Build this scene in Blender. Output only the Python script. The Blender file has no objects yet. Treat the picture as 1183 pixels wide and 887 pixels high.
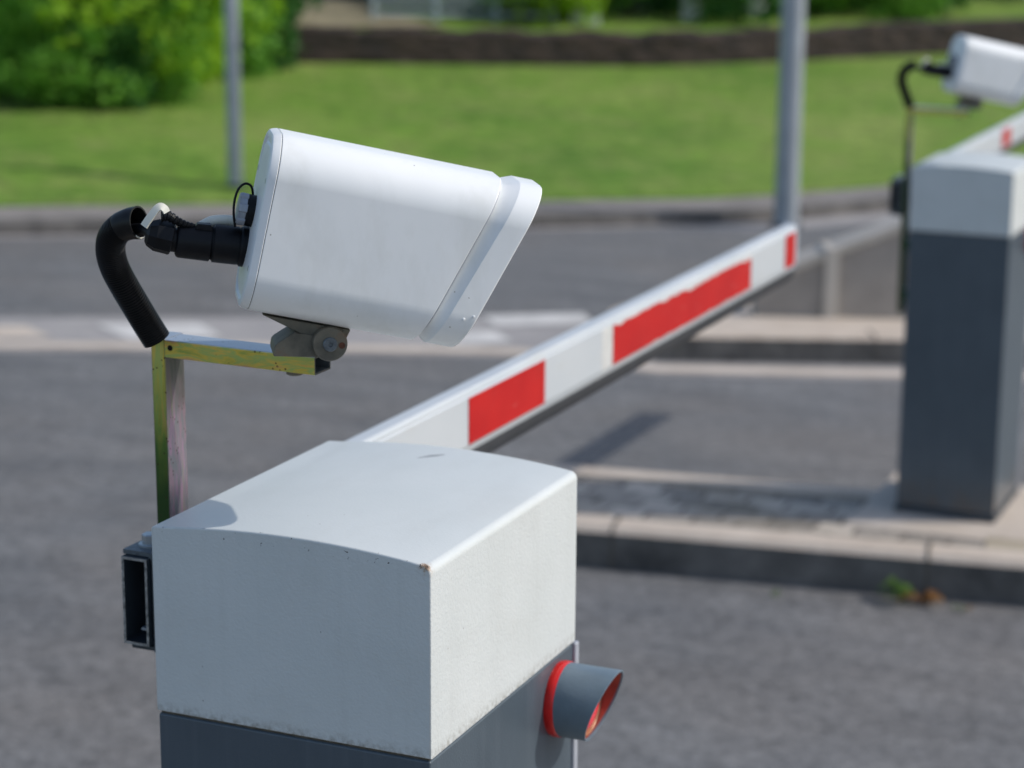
import bpy, bmesh, math, random
import numpy as np
from mathutils import Vector, Matrix

random.seed(7)
rng = np.random.default_rng(7)
scene = bpy.context.scene
COL = scene.collection
R_ = math.radians

# ------------------------------------------------------------------ camera constants (metres)
CAM = Vector((0.912, -1.8935, 0.6833))
RT = Vector((0.9164, 0.4003, 0.0059)).normalized()
FW = Vector((-0.3884, 0.8925, -0.2291)).normalized()
UP = RT.cross(FW).normalized()
FPX = 2531.3
VD = Vector((-0.399, 0.917, 0.0))          # horizontal viewing direction
VR = Vector((0.917, 0.399, 0.0))


def ray(px, py):
    return (FW + RT * ((px - 591.5) / FPX) - UP * ((py - 443.5) / FPX)).normalized()


def at(px, py, Y):
    """point on the vertical plane y = Y"""
    d = ray(px, py)
    return CAM + d * ((Y - CAM.y) / d.y)


# ------------------------------------------------------------------ terrain
def road_z(x, y):
    return -1.30 - 0.049 * min(max(y, -8.0), 14.0)


def hit(px, py, fn, tmax=120.0):
    d = ray(px, py)
    t0, t = 0.5, 0.5
    while t < tmax:
        p = CAM + d * t
        if p.z < fn(p.x, p.y):
            a, b = t0, t
            for _ in range(40):
                m = (a + b) / 2
                q = CAM + d * m
                if q.z < fn(q.x, q.y):
                    b = m
                else:
                    a = m
            return CAM + d * b
        t0 = t
        t += 0.05
    return CAM + d * tmax


KERB_PX = [(-60, 274), (0, 273), (150, 271), (300, 269), (450, 267), (600, 264), (750, 261), (890, 256), (1035, 244), (1183, 231)]
KL = [hit(px, py, road_z) for px, py in KERB_PX]
d0 = (KL[0] - KL[1]).normalized()
d1 = (KL[-1] - KL[-2]).normalized()
KL = [KL[0] + d0 * 60, KL[0] + d0 * 8] + KL + [KL[-1] + d1 * 8, KL[-1] + d1 * 60]
for p in KL:
    p.z = road_z(p.x, p.y)
KERB_H = 0.10


def kerb_depth(x, y):
    """metres beyond the far kerb along the viewing direction, and kerb height there"""
    r = (Vector((x, y, 0)) - Vector((CAM.x, CAM.y, 0))).dot(VR)
    dd = (Vector((x, y, 0)) - Vector((CAM.x, CAM.y, 0))).dot(VD)
    pr = None
    for a, b in zip(KL[:-1], KL[1:]):
        ra = (Vector((a.x, a.y, 0)) - Vector((CAM.x, CAM.y, 0))).dot(VR)
        rb = (Vector((b.x, b.y, 0)) - Vector((CAM.x, CAM.y, 0))).dot(VR)
        if ra <= r <= rb:
            t = (r - ra) / max(rb - ra, 1e-6)
            q = a.lerp(b, t)
            dk = (Vector((q.x, q.y, 0)) - Vector((CAM.x, CAM.y, 0))).dot(VD)
            return dd - dk, q.z
    q = KL[0] if r < 0 else KL[-1]
    dk = (Vector((q.x, q.y, 0)) - Vector((CAM.x, CAM.y, 0))).dot(VD)
    return dd - dk, q.z


WALL_W = 8.5      # wall stands this far beyond the kerb


def lawn_rise(w):
    z = KERB_H + 0.045 * max(w - 0.6, 0.0) + 0.006 * max(w - 6, 0)
    if w > WALL_W + 0.1:
        z += 0.30 + 0.05 * (w - WALL_W)
    return z


def lawn_z(x, y):
    w, zk = kerb_depth(x, y)
    if w < 0:
        return road_z(x, y)
    return zk + lawn_rise(w)


# ------------------------------------------------------------------ object helpers
def root(name, loc, label, cat, group=None):
    o = bpy.data.objects.new(name, None)
    COL.objects.link(o)
    o.location = loc
    o.empty_display_size = 0.1
    o['label'] = label
    o['category'] = cat
    if group:
        o['group'] = group
    return o


def tag(o, label=None, cat=None, group=None, kind=None):
    if label: o['label'] = label
    if cat: o['category'] = cat
    if group: o['group'] = group
    if kind: o['kind'] = kind
    return o


def base_of(o):
    v = Vector((0, 0, 0))
    while o is not None:
        v = v + o.location
        o = o.parent
    return v


def link_mesh(name, me, mat, parent=None, smooth=True, angle=35):
    o = bpy.data.objects.new(name, me)
    COL.objects.link(o)
    if mat:
        if isinstance(mat, (list, tuple)):
            for m in mat: me.materials.append(m)
        else:
            me.materials.append(mat)
    if smooth:
        me.shade_smooth()
        me.set_sharp_from_angle(angle=R_(angle))
    if parent is not None:
        off = base_of(parent)
        me.transform(Matrix.Translation(-off))
        o.parent = parent
    return o


def obj(name, bm, mat, parent=None, smooth=True, angle=35):
    bmesh.ops.recalc_face_normals(bm, faces=bm.faces[:])
    me = bpy.data.meshes.new(name)
    bm.to_mesh(me)
    bm.free()
    o = link_mesh(name, me, mat, parent, smooth, angle)
    if smooth:
        m = o.modifiers.new('normals', 'WEIGHTED_NORMAL')
        m.keep_sharp = True
    return o


def copy_tree(o, parent=None, delta=None):
    c = o.copy()
    COL.objects.link(c)
    if parent is not None:
        c.parent = parent
    elif delta is not None:
        c.location = o.location + delta
    for ch in [x for x in bpy.data.objects if x.parent is o]:
        copy_tree(ch, c)
    return c


def box(bm, x0, x1, y0, y1, z0, z1, bev=0.0, seg=2, M=None):
    r = bmesh.ops.create_cube(bm, size=1.0)
    vs = r['verts']
    for v in vs:
        v.co = Vector(((x0 + x1) / 2 + v.co.x * (x1 - x0), (y0 + y1) / 2 + v.co.y * (y1 - y0), (z0 + z1) / 2 + v.co.z * (z1 - z0)))
    if bev > 0:
        es = list({e for v in vs for e in v.link_edges})
        r2 = bmesh.ops.bevel(bm, geom=es, offset=bev, segments=seg, profile=0.5, affect='EDGES')
        vs = list({v for f in r2['faces'] for v in f.verts} | {v for v in vs if v.is_valid})
    if M is not None:
        for v in vs:
            if v.is_valid: v.co = M @ v.co
    return vs


def basis(d):
    d = d.normalized()
    a = Vector((0, 0, 1)) if abs(d.z) < 0.9 else Vector((1, 0, 0))
    u = d.cross(a).normalized()
    return u, d.cross(u).normalized()


def rings(bm, path, radii, seg=24, cap0=True, cap1=True, squash=1.0):
    """sweep circles along points with given radii"""
    n = len(path)
    u, v = None, None
    loops = []
    for i in range(n):
        t = (path[min(i + 1, n - 1)] - path[max(i - 1, 0)])
        if t.length < 1e-9:
            t = (path[min(i + 2, n - 1)] - path[max(i - 2, 0)])
        t.normalize()
        if u is None:
            u, v = basis(t)
        else:
            u = (u - t * u.dot(t)).normalized()
            v = t.cross(u).normalized()
        loops.append([bm.verts.new(path[i] + (u * math.cos(2 * math.pi * k / seg) + v * math.sin(2 * math.pi * k / seg) * squash) * radii[i]) for k in range(seg)])
    for a, b in zip(loops[:-1], loops[1:]):
        for k in range(seg):
            bm.faces.new((a[k], a[(k + 1) % seg], b[(k + 1) % seg], b[k]))
    if cap0: bm.faces.new(loops[0][::-1])
    if cap1: bm.faces.new(loops[-1])
    return loops


def lathe(bm, o, d, prof, seg=32, cap0=True, cap1=True):
    """prof: list of (distance along d, radius)"""
    u, v = basis(d)
    d = d.normalized()
    loops = []
    for s, r in prof:
        loops.append([bm.verts.new(o + d * s + (u * math.cos(2 * math.pi * k / seg) + v * math.sin(2 * math.pi * k / seg)) * r) for k in range(seg)])
    for a, b in zip(loops[:-1], loops[1:]):
        for k in range(seg):
            bm.faces.new((a[k], a[(k + 1) % seg], b[(k + 1) % seg], b[k]))
    if cap0: bm.faces.new(loops[0][::-1])
    if cap1: bm.faces.new(loops[-1])


def prism(bm, pts, ext, bev=0.0):
    """polygon of 3D points, extruded by vector ext"""
    a = [bm.verts.new(p) for p in pts]
    b = [bm.verts.new(p + ext) for p in pts]
    n = len(pts)
    fs = [bm.faces.new(a[::-1]), bm.faces.new(b)]
    for i in range(n):
        fs.append(bm.faces.new((a[i], a[(i + 1) % n], b[(i + 1) % n], b[i])))
    if bev:
        es = list({e for f in fs for e in f.edges})
        bmesh.ops.bevel(bm, geom=es, offset=bev, segments=2, profile=0.5, affect='EDGES')


def catmull(pts, n):
    P = [pts[0] * 2 - pts[1]] + list(pts) + [pts[-1] * 2 - pts[-2]]
    out = []
    m = len(pts) - 1
    for i in range(n + 1):
        t = i / n * m
        k = min(int(t), m - 1)
        f = t - k
        p0, p1, p2, p3 = P[k:k + 4]
        out.append(0.5 * ((2 * p1) + (p2 - p0) * f + (2 * p0 - 5 * p1 + 4 * p2 - p3) * f * f + (-p0 + 3 * p1 - 3 * p2 + p3) * f ** 3))
    return out


# ------------------------------------------------------------------ materials
class NT:
    def __init__(self, name):
        self.m = bpy.data.materials.new(name)
        self.m.use_nodes = True
        self.t = self.m.node_tree
        self.p = self.t.nodes['Principled BSDF']
        self.tc = self.t.nodes.new('ShaderNodeTexCoord')

    def new(self, kind, **kw):
        n = self.t.nodes.new(kind)
        for k, v in kw.items():
            setattr(n, k, v)
        return n

    def link(self, a, b):
        self.t.links.new(a, b)

    def noise(self, scale, detail=4, rough=0.55, vec=None, dist=0.0):
        n = self.new('ShaderNodeTexNoise')
        n.inputs['Scale'].default_value = scale
        n.inputs['Detail'].default_value = detail
        n.inputs['Roughness'].default_value = rough
        n.inputs['Distortion'].default_value = dist
        self.link(vec if vec is not None else self.tc.outputs['Object'], n.inputs['Vector'])
        return n.outputs['Fac']

    def mapping(self, scale=(1, 1, 1), loc=(0, 0, 0), rot=(0, 0, 0)):
        n = self.new('ShaderNodeMapping')
        n.inputs['Scale'].default_value = scale
        n.inputs['Location'].default_value = loc
        n.inputs['Rotation'].default_value = rot
        self.link(self.tc.outputs['Object'], n.inputs['Vector'])
        return n.outputs['Vector']

    def ramp(self, fac, stops, interp='LINEAR'):
        n = self.new('ShaderNodeValToRGB')
        n.color_ramp.interpolation = interp
        e = n.color_ramp.elements
        while len(e) < len(stops):
            e.new(0.5)
        for i, (p, c) in enumerate(stops):
            e[i].position = p
            e[i].color = (c[0], c[1], c[2], 1) if isinstance(c, (tuple, list)) else (c, c, c, 1)
        self.link(fac, n.inputs['Fac'])
        return n.outputs['Color']

    def mix(self, fac, a, b, blend='MIX'):
        n = self.new('ShaderNodeMix', data_type='RGBA', blend_type=blend)
        for sock, v in ((n.inputs[0], fac), (n.inputs[6], a), (n.inputs[7], b)):
            if isinstance(v, (int, float)):
                sock.default_value = v
            elif isinstance(v, tuple):
                sock.default_value = (v[0], v[1], v[2], 1)
            else:
                self.link(v, sock)
        return n.outputs[2]

    def math(self, op, a, b=0.0, clamp=False):
        n = self.new('ShaderNodeMath', operation=op, use_clamp=clamp)
        for i, v in enumerate((a, b)):
            if isinstance(v, (int, float)):
                n.inputs[i].default_value = v
            else:
                self.link(v, n.inputs[i])
        return n.outputs[0]

    def sep(self, vec=None):
        n = self.new('ShaderNodeSeparateXYZ')
        self.link(vec if vec is not None else self.tc.outputs['Object'], n.inputs[0])
        return n.outputs

    def dist(self, P, vec=None):
        n = self.new('ShaderNodeVectorMath', operation='DISTANCE')
        self.link(vec if vec is not None else self.tc.outputs['Object'], n.inputs[0])
        n.inputs[1].default_value = P
        return n.outputs['Value']

    def bump(self, h, strength=0.3, dist=0.001, prev=None):
        n = self.new('ShaderNodeBump')
        n.inputs['Strength'].default_value = strength
        n.inputs['Distance'].default_value = dist
        self.link(h, n.inputs['Height'])
        if prev is not None:
            self.link(prev, n.inputs['Normal'])
        self.link(n.outputs['Normal'], self.p.inputs['Normal'])
        return n.outputs['Normal']

    def base(self, c):
        if isinstance(c, tuple):
            self.p.inputs['Base Color'].default_value = (c[0], c[1], c[2], 1)
        else:
            self.link(c, self.p.inputs['Base Color'])

    def set(self, **kw):
        for k, v in kw.items():
            s = self.p.inputs[k.replace('_', ' ')]
            if isinstance(v, (int, float, tuple)):
                s.default_value = v
            else:
                self.link(v, s)
        return self


def simple(name, col, rough=0.5, var=0.12, scale=30, metal=0.0, bump=0.0, bscale=200, spec=0.5):
    n = NT(name)
    f = n.noise(scale, 5, 0.6)
    dark = tuple(c * (1 - var) for c in col)
    light = tuple(min(c * (1 + var), 1) for c in col)
    n.base(n.ramp(f, [(0.3, dark), (0.7, light)]))
    n.set(Roughness=rough, Metallic=metal)
    n.p.inputs['Specular IOR Level'].default_value = spec
    if bump:
        n.bump(n.noise(bscale, 3), bump, 0.002)
    return n.m


# cabinet origin (base centre) in world, used by cabinet-space masks
CAB = Vector((-0.165, 0.2018, -1.159))
W, L, HC = 0.33, 0.4036, 0.208


def lc(p):      # world point at the near cabinet -> cabinet object space
    return tuple(Vector(p) - CAB)


def mat_cover():
    n = NT('cover_paint')
    big = n.noise(6, 4)
    c = n.ramp(big, [(0.3, (0.555, 0.585, 0.575)), (0.7, (0.60, 0.625, 0.615))])
    xyz = n.sep()
    # pale streaks running down the sides
    st = n.noise(1.0, 4, 0.6, n.mapping((60, 60, 3)))
    side = n.math('SUBTRACT', 1.0, n.math('ABSOLUTE', n.sep(n.new('ShaderNodeNewGeometry').outputs['Normal'])[2]), True)
    c = n.mix(n.math('MULTIPLY', n.math('MULTIPLY', n.ramp(st, [(0.52, 0), (0.8, 1)]), side), 0.22), c, (0.63, 0.63, 0.62))
    st2 = n.noise(1.0, 5, 0.65, n.mapping((34, 34, 1.6), (3, 1, 0)))
    c = n.mix(n.math('MULTIPLY', n.math('MULTIPLY', n.ramp(st2, [(0.54, 0), (0.76, 1)]), side), 0.11), c, (0.33, 0.33, 0.30))
    sm = n.noise(11, 5, 0.7, n.mapping((1.0, 0.45, 1.0)))
    c = n.mix(n.math('MULTIPLY', n.ramp(sm, [(0.5, 0), (0.75, 1)]), 0.22), c, (0.44, 0.44, 0.41))
    # grime toward the lower rim
    fine = n.noise(140, 4, 0.7)
    zlow = n.math('SUBTRACT', 1.0, n.math('MULTIPLY', n.math('SUBTRACT', xyz[2], lc((0, 0, -HC))[2]), 70.0), True)
    c = n.mix(n.math('MULTIPLY', n.math('MULTIPLY', zlow, n.ramp(fine, [(0.4, 0), (0.7, 1)])), 0.75), c, (0.16, 0.14, 0.10))
    # chipped, rusty front corner
    dc = n.math('ADD', n.dist(lc((-0.005, 0.002, -0.002))), n.math('MULTIPLY', n.math('SUBTRACT', fine, 0.5), 0.022))
    c = n.mix(n.ramp(dc, [(0.002, 1), (0.0085, 0)]), c, (0.30, 0.15, 0.045))
    c = n.mix(n.ramp(dc, [(0.000, 1), (0.002, 0)]), c, (0.018, 0.012, 0.010))
    # chips along the front top edge
    ey = n.math('ABSOLUTE', n.math('SUBTRACT', xyz[1], lc((0, 0.0005, 0))[1]))
    ez = n.math('GREATER_THAN', xyz[2], lc((0, 0, -0.0045))[2])
    ch = n.noise(1.0, 3, 0.7, n.mapping((120, 60, 150)))
    em = n.math('MULTIPLY', n.math('MULTIPLY', n.math('LESS_THAN', ey, 0.0022), ez), n.math('GREATER_THAN', ch, 0.665))
    c = n.mix(em, c, (0.035, 0.025, 0.018))
    # scuff on the lid near the back
    mp = n.new('ShaderNodeMapping', vector_type='POINT')
    P = lc((-0.166, 0.350, 0.012))
    mp.inputs['Location'].default_value = tuple(-v for v in P)
    n.link(n.tc.outputs['Object'], mp.inputs['Vector'])
    mp2 = n.new('ShaderNodeMapping')
    mp2.inputs['Rotation'].default_value = (0, 0, R_(-50))
    mp2.inputs['Scale'].default_value = (1.0, 1.0, 0.25)
    n.link(mp.outputs['Vector'], mp2.inputs['Vector'])
    mp3 = n.new('ShaderNodeMapping')
    mp3.inputs['Scale'].default_value = (50, 190, 20)
    n.link(mp2.outputs['Vector'], mp3.inputs['Vector'])
    ds = n.math('ADD', n.dist((0, 0, 0), mp3.outputs['Vector']), n.math('MULTIPLY', n.math('SUBTRACT', fine, 0.5), 1.3))
    c = n.mix(n.math('MULTIPLY', n.ramp(ds, [(0.55, 1), (1.1, 0)]), 0.75), c, (0.21, 0.21, 0.21))
    # scattered tiny specks of dirt
    vor = n.new('ShaderNodeTexVoronoi', feature='F1')
    vor.inputs['Scale'].default_value = 48
    n.link(n.tc.outputs['Object'], vor.inputs['Vector'])
    sp = n.math('MULTIPLY', n.math('LESS_THAN', vor.outputs['Distance'], 0.045), n.math('GREATER_THAN', n.noise(9, 2), 0.56))
    c = n.mix(n.math('MULTIPLY', sp, 0.55), c, (0.13, 0.11, 0.09))
    n.base(c)
    n.set(Roughness=0.42)
    h = n.math('ADD', n.noise(330, 2, 0.5), n.math('MULTIPLY', n.noise(150, 2), 0.6))
    top = n.math('SUBTRACT', 1.0, n.math('MULTIPLY', n.sep(n.new('ShaderNodeNewGeometry').outputs['Normal'])[2], 0.7), True)
    n.bump(n.math('MULTIPLY', h, top), 0.55, 0.0009)
    return n.m


def mat_body():
    n = NT('slate_paint')
    f = n.noise(8, 5)
    c = n.ramp(f, [(0.3, (0.060, 0.080, 0.098)), (0.7, (0.074, 0.097, 0.117))])
    st = n.noise(1.0, 4, 0.6, n.mapping((70, 70, 2.2)))
    c = n.mix(n.math('MULTIPLY', n.ramp(st, [(0.5, 0), (0.8, 1)]), 0.35), c, (0.12, 0.145, 0.17))
    ft = n.math('SUBTRACT', 1.0, n.math('MULTIPLY', n.sep()[2], 7.0), True)
    c = n.mix(n.math('MULTIPLY', ft, n.ramp(n.noise(26, 5, 0.7), [(0.38, 0), (0.62, 0.9)])), c, (0.10, 0.07, 0.045))
    n.base(c)
    n.set(Roughness=0.30)
    n.bump(n.noise(380, 2), 0.35, 0.0008)
    return n.m


def mat_white():
    n = NT('camera_white')
    f = n.noise(7, 4)
    c = n.ramp(f, [(0.3, (0.785, 0.80, 0.795)), (0.7, (0.835, 0.845, 0.835))])
    vor = n.new('ShaderNodeTexVoronoi', feature='F1')
    vor.inputs['Scale'].default_value = 60
    n.link(n.tc.outputs['Object'], vor.inputs['Vector'])
    sp = n.math('MULTIPLY', n.math('LESS_THAN', vor.outputs['Distance'], 0.05), n.math('GREATER_THAN', n.noise(14, 2), 0.60))
    c = n.mix(n.math('MULTIPLY', sp, 0.7), c, (0.20, 0.17, 0.13))
    dirt = n.noise(1.0, 5, 0.65, n.mapping((22, 22, 9)))
    c = n.mix(n.math('MULTIPLY', n.ramp(dirt, [(0.48, 0), (0.75, 1)]), 0.25), c, (0.50, 0.50, 0.44))
    n.base(c)
    n.set(Roughness=0.36)
    n.bump(n.noise(9, 3), 0.25, 0.004)
    return n.m


def mat_zinc(name, stretch):
    n = NT(name)
    v = n.mapping(stretch)
    f = n.math('ADD', n.noise(26, 4, 0.6, v, 0.6), n.math('MULTIPLY', n.math('SUBTRACT', n.noise(5, 2), 0.5), 0.4))
    warm = n.ramp(f, [(0.28, (0.24, 0.42, 0.10)), (0.42, (0.78, 0.60, 0.10)), (0.50, (0.46, 0.58, 0.17)), (0.57, (0.82, 0.60, 0.12)), (0.66, (0.70, 0.38, 0.20)), (0.75, (0.40, 0.20, 0.10))])
    green = n.ramp(f, [(0.30, (0.07, 0.17, 0.045)), (0.5, (0.16, 0.27, 0.05)), (0.66, (0.33, 0.34, 0.06)), (0.8, (0.40, 0.30, 0.08))])
    pink = n.ramp(f, [(0.28, (0.13, 0.17, 0.14)), (0.42, (0.30, 0.19, 0.23)), (0.49, (0.17, 0.19, 0.19)), (0.56, (0.34, 0.20, 0.28)), (0.64, (0.20, 0.21, 0.17)), (0.75, (0.30, 0.24, 0.14))])
    grey = n.ramp(f, [(0.3, (0.055, 0.07, 0.055)), (0.6, (0.11, 0.11, 0.10)), (0.8, (0.16, 0.11, 0.10))])
    zz = n.math('ADD', n.sep()[2], n.math('MULTIPLY', n.math('SUBTRACT', n.noise(14, 3), 0.5), 0.09))
    green = n.mix(n.ramp(zz, [(0.50, 1), (0.60, 0)]), green, (0.028, 0.075, 0.016))  # reflection painted in: front turns deep green lower down
    warm = n.mix(n.ramp(zz, [(0.57, 1), (0.665, 0)]), warm, green)
    pink = n.mix(n.ramp(zz, [(0.605, 0), (0.645, 1)]), pink, grey)
    # reflections painted over zinc by facing: sides pinkish, front and back yellow, top bluish
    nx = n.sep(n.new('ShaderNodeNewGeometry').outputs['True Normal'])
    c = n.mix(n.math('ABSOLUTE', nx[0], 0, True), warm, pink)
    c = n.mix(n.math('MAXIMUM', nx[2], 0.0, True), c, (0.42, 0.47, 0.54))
    pit = n.new('ShaderNodeTexVoronoi', feature='F1')
    pit.inputs['Scale'].default_value = 200
    n.link(n.tc.outputs['Object'], pit.inputs['Vector'])
    sp = n.math('MULTIPLY', n.math('LESS_THAN', pit.outputs['Distance'], 0.24), n.math('GREATER_THAN', n.noise(45, 2), 0.575))
    c = n.mix(n.math('MULTIPLY', sp, 0.8), c, (0.06, 0.035, 0.02))
    n.base(c)
    n.set(Roughness=0.33, Metallic=0.5)
    n.bump(n.noise(160, 4), 0.2, 0.0008)
    return n.m


def mat_asphalt():
    n = NT('worn_asphalt')
    big = n.noise(0.55, 5, 0.6)
    mid = n.noise(2.6, 5, 0.65, n.mapping((0.55, 1.6, 1)))
    fine = n.noise(95, 3, 0.8)
    c = n.ramp(mid, [(0.38, (0.110, 0.112, 0.115)), (0.62, (0.160, 0.160, 0.160))])
    c = n.mix(n.ramp(big, [(0.42, 0), (0.64, 0.5)]), c, (0.162, 0.144, 0.128))
    blot = n.noise(24, 5, 0.75)
    c = n.mix(1.0, c, n.ramp(blot, [(0.34, 0.62), (0.66, 1.38)]), 'MULTIPLY')
    g = n.ramp(fine, [(0.32, 0.55), (0.5, 1.0), (0.70, 1.45)])
    c = n.mix(1.0, c, g, 'MULTIPLY')
    patch = n.noise(7, 4, 0.7)
    c = n.mix(n.ramp(patch, [(0.55, 0), (0.72, 0.3)]), c, (0.12, 0.118, 0.12))
    n.base(c)
    n.set(Roughness=0.85)
    b = n.bump(fine, 0.7, 0.006)
    return n.m


def mat_stone(name, a, b, speck=0.25):
    n = NT(name)
    f = n.noise(5, 5, 0.65)
    g = n.noise(60, 4, 0.7)
    c = n.ramp(f, [(0.3, a), (0.7, b)])
    c = n.mix(n.ramp(g, [(0.5, 0), (0.75, speck)]), c, tuple(x * 0.35 for x in a))
    n.base(c)
    n.set(Roughness=0.85)
    n.bump(g, 0.5, 0.004)
    return n.m


def mat_setts():
    n = NT('stone_setts')
    br = n.new('ShaderNodeTexBrick')
    br.inputs['Scale'].default_value = 6.0
    br.inputs['Mortar Size'].default_value = 0.035
    br.inputs['Brick Width'].default_value = 0.9
    br.inputs['Row Height'].default_value = 0.7
    br.inputs['Color1'].default_value = (0.22, 0.195, 0.165, 1)
    br.inputs['Color2'].default_value = (0.60, 0.52, 0.43, 1)
    br.inputs['Mortar'].default_value = (0.06, 0.05, 0.035, 1)
    d = n.new('ShaderNodeVectorMath', operation='ADD')
    n.link(n.tc.outputs['Object'], d.inputs[0])
    nz = n.new('ShaderNodeTexNoise')
    nz.inputs['Scale'].default_value = 9
    n.link(n.tc.outputs['Object'], nz.inputs['Vector'])
    sc = n.new('ShaderNodeVectorMath', operation='SCALE')
    sc.inputs['Scale'].default_value = 0.06
    n.link(nz.outputs['Color'], sc.inputs[0])
    n.link(sc.outputs['Vector'], d.inputs[1])
    n.link(d.outputs['Vector'], br.inputs['Vector'])
    moss = n.noise(3, 4)
    c = n.mix(n.ramp(moss, [(0.5, 0), (0.72, 0.5)]), br.outputs['Color'], (0.16, 0.12, 0.06))
    n.base(c)
    n.set(Roughness=0.8)
    n.bump(n.math('SUBTRACT', 1.0, br.outputs['Fac']), 0.9, 0.02)
    return n.m


def mat_grass():
    n = NT('mown_grass')
    a = n.noise(0.35, 5, 0.6)
    b = n.noise(2.2, 5, 0.7)
    f = n.noise(40, 3, 0.8)
    c = n.ramp(a, [(0.3, (0.085, 0.180, 0.020)), (0.55, (0.138, 0.235, 0.032)), (0.75, (0.210, 0.265, 0.065))])
    c = n.mix(n.ramp(b, [(0.45, 0), (0.75, 0.85)]), c, (0.225, 0.26, 0.076))
    c = n.mix(n.ramp(b, [(0.25, 0.6), (0.42, 0)]), c, (0.042, 0.110, 0.011))
    tuft = n.noise(7, 5, 0.75)
    c = n.mix(1.0, c, n.ramp(tuft, [(0.33, 0.66), (0.67, 1.34)]), 'MULTIPLY')
    g = n.ramp(f, [(0.3, 0.5), (0.7, 1.5)])
    c = n.mix(1.0, c, g, 'MULTIPLY')
    n.base(c)
    n.set(Roughness=0.9)
    n.p.inputs['Specular IOR Level'].default_value = 0.2
    n.bump(f, 0.4, 0.03)
    return n.m


def mat_leaf(name, a, b):
    n = NT(name)
    f = n.noise(1.6, 3)
    g = n.new('ShaderNodeObjectInfo')
    c = n.ramp(n.noise(14, 2, 0.6), [(0.3, a), (0.7, b)])
    c = n.mix(n.ramp(f, [(0.4, 0), (0.7, 0.5)]), c, b)
    n.base(c)
    n.set(Roughness=0.55)
    n.p.inputs['Specular IOR Level'].default_value = 0.25
    tr = n.new('ShaderNodeBsdfTranslucent')
    n.link(c, tr.inputs['Color'])
    mx = n.new('ShaderNodeMixShader')
    mx.inputs[0].default_value = 0.45
    n.link(n.p.outputs[0], mx.inputs[1])
    n.link(tr.outputs[0], mx.inputs[2])
    out = n.t.nodes['Material Output']
    n.link(mx.outputs[0], out.inputs['Surface'])
    return n.m


def mat_cast():
    n = NT('cast_metal')
    f = n.noise(45, 4)
    c = n.ramp(f, [(0.3, (0.095, 0.09, 0.073)), (0.6, (0.17, 0.155, 0.12)), (0.78, (0.20, 0.12, 0.07))])
    n.base(c)
    n.set(Roughness=0.6, Metallic=0.35)
    n.bump(n.noise(260, 3), 0.3, 0.0008)
    return n.m


def mat_rubber():
    n = NT('black_rubber')
    f = n.noise(90, 3)
    n.base(n.ramp(f, [(0.3, (0.0045, 0.0045, 0.005)), (0.7, (0.008, 0.008, 0.0085))]))
    n.set(Roughness=0.40)
    n.p.inputs['Specular IOR Level'].default_value = 0.25
    return n.m


def mat_beam():
    n = NT('beam_white')
    f = n.noise(3, 5)
    c = n.ramp(f, [(0.3, (0.45, 0.485, 0.51)), (0.7, (0.53, 0.555, 0.57))])
    d = n.noise(1.0, 5, 0.7, n.mapping((30, 5, 40)))
    c = n.mix(n.math('MULTIPLY', n.ramp(d, [(0.56, 0), (0.78, 1)]), 0.45), c, (0.44, 0.42, 0.36))
    n.base(c)
    n.set(Roughness=0.38)
    return n.m


def mat_wall_stone():
    n = NT('dark_stonework')
    f = n.noise(4, 6, 0.7)
    c = n.ramp(f, [(0.3, (0.014, 0.011, 0.010)), (0.55, (0.040, 0.026, 0.020)), (0.75, (0.075, 0.050, 0.036))])
    v = n.new('ShaderNodeTexVoronoi', feature='DISTANCE_TO_EDGE')
    v.inputs['Scale'].default_value = 4.5
    n.link(n.mapping((0.6, 0.6, 1.5)), v.inputs['Vector'])
    c = n.mix(n.ramp(v.outputs['Distance'], [(0.0, 0.8), (0.08, 0)]), c, (0.012, 0.010, 0.008))
    n.base(c)
    n.set(Roughness=0.9)
    n.bump(v.outputs['Distance'], 0.8, 0.08)
    return n.m


def mat_red():
    n = NT('red_sheeting')
    c = n.ramp(n.noise(9, 4), [(0.3, (0.42, 0.007, 0.008)), (0.7, (0.50, 0.012, 0.010))])
    sc = n.noise(1.0, 5, 0.75, n.mapping((120, 26, 150)))
    c = n.mix(n.math('MULTIPLY', n.ramp(sc, [(0.62, 0), (0.70, 1)]), 0.55), c, (0.52, 0.20, 0.18))
    gr = n.noise(7, 5, 0.7)
    c = n.mix(n.math('MULTIPLY', n.ramp(gr, [(0.55, 0), (0.8, 1)]), 0.4), c, (0.20, 0.02, 0.018))
    n.base(c)
    n.set(Roughness=0.42)
    n.p.inputs['Specular IOR Level'].default_value = 0.25
    return n.m


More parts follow.
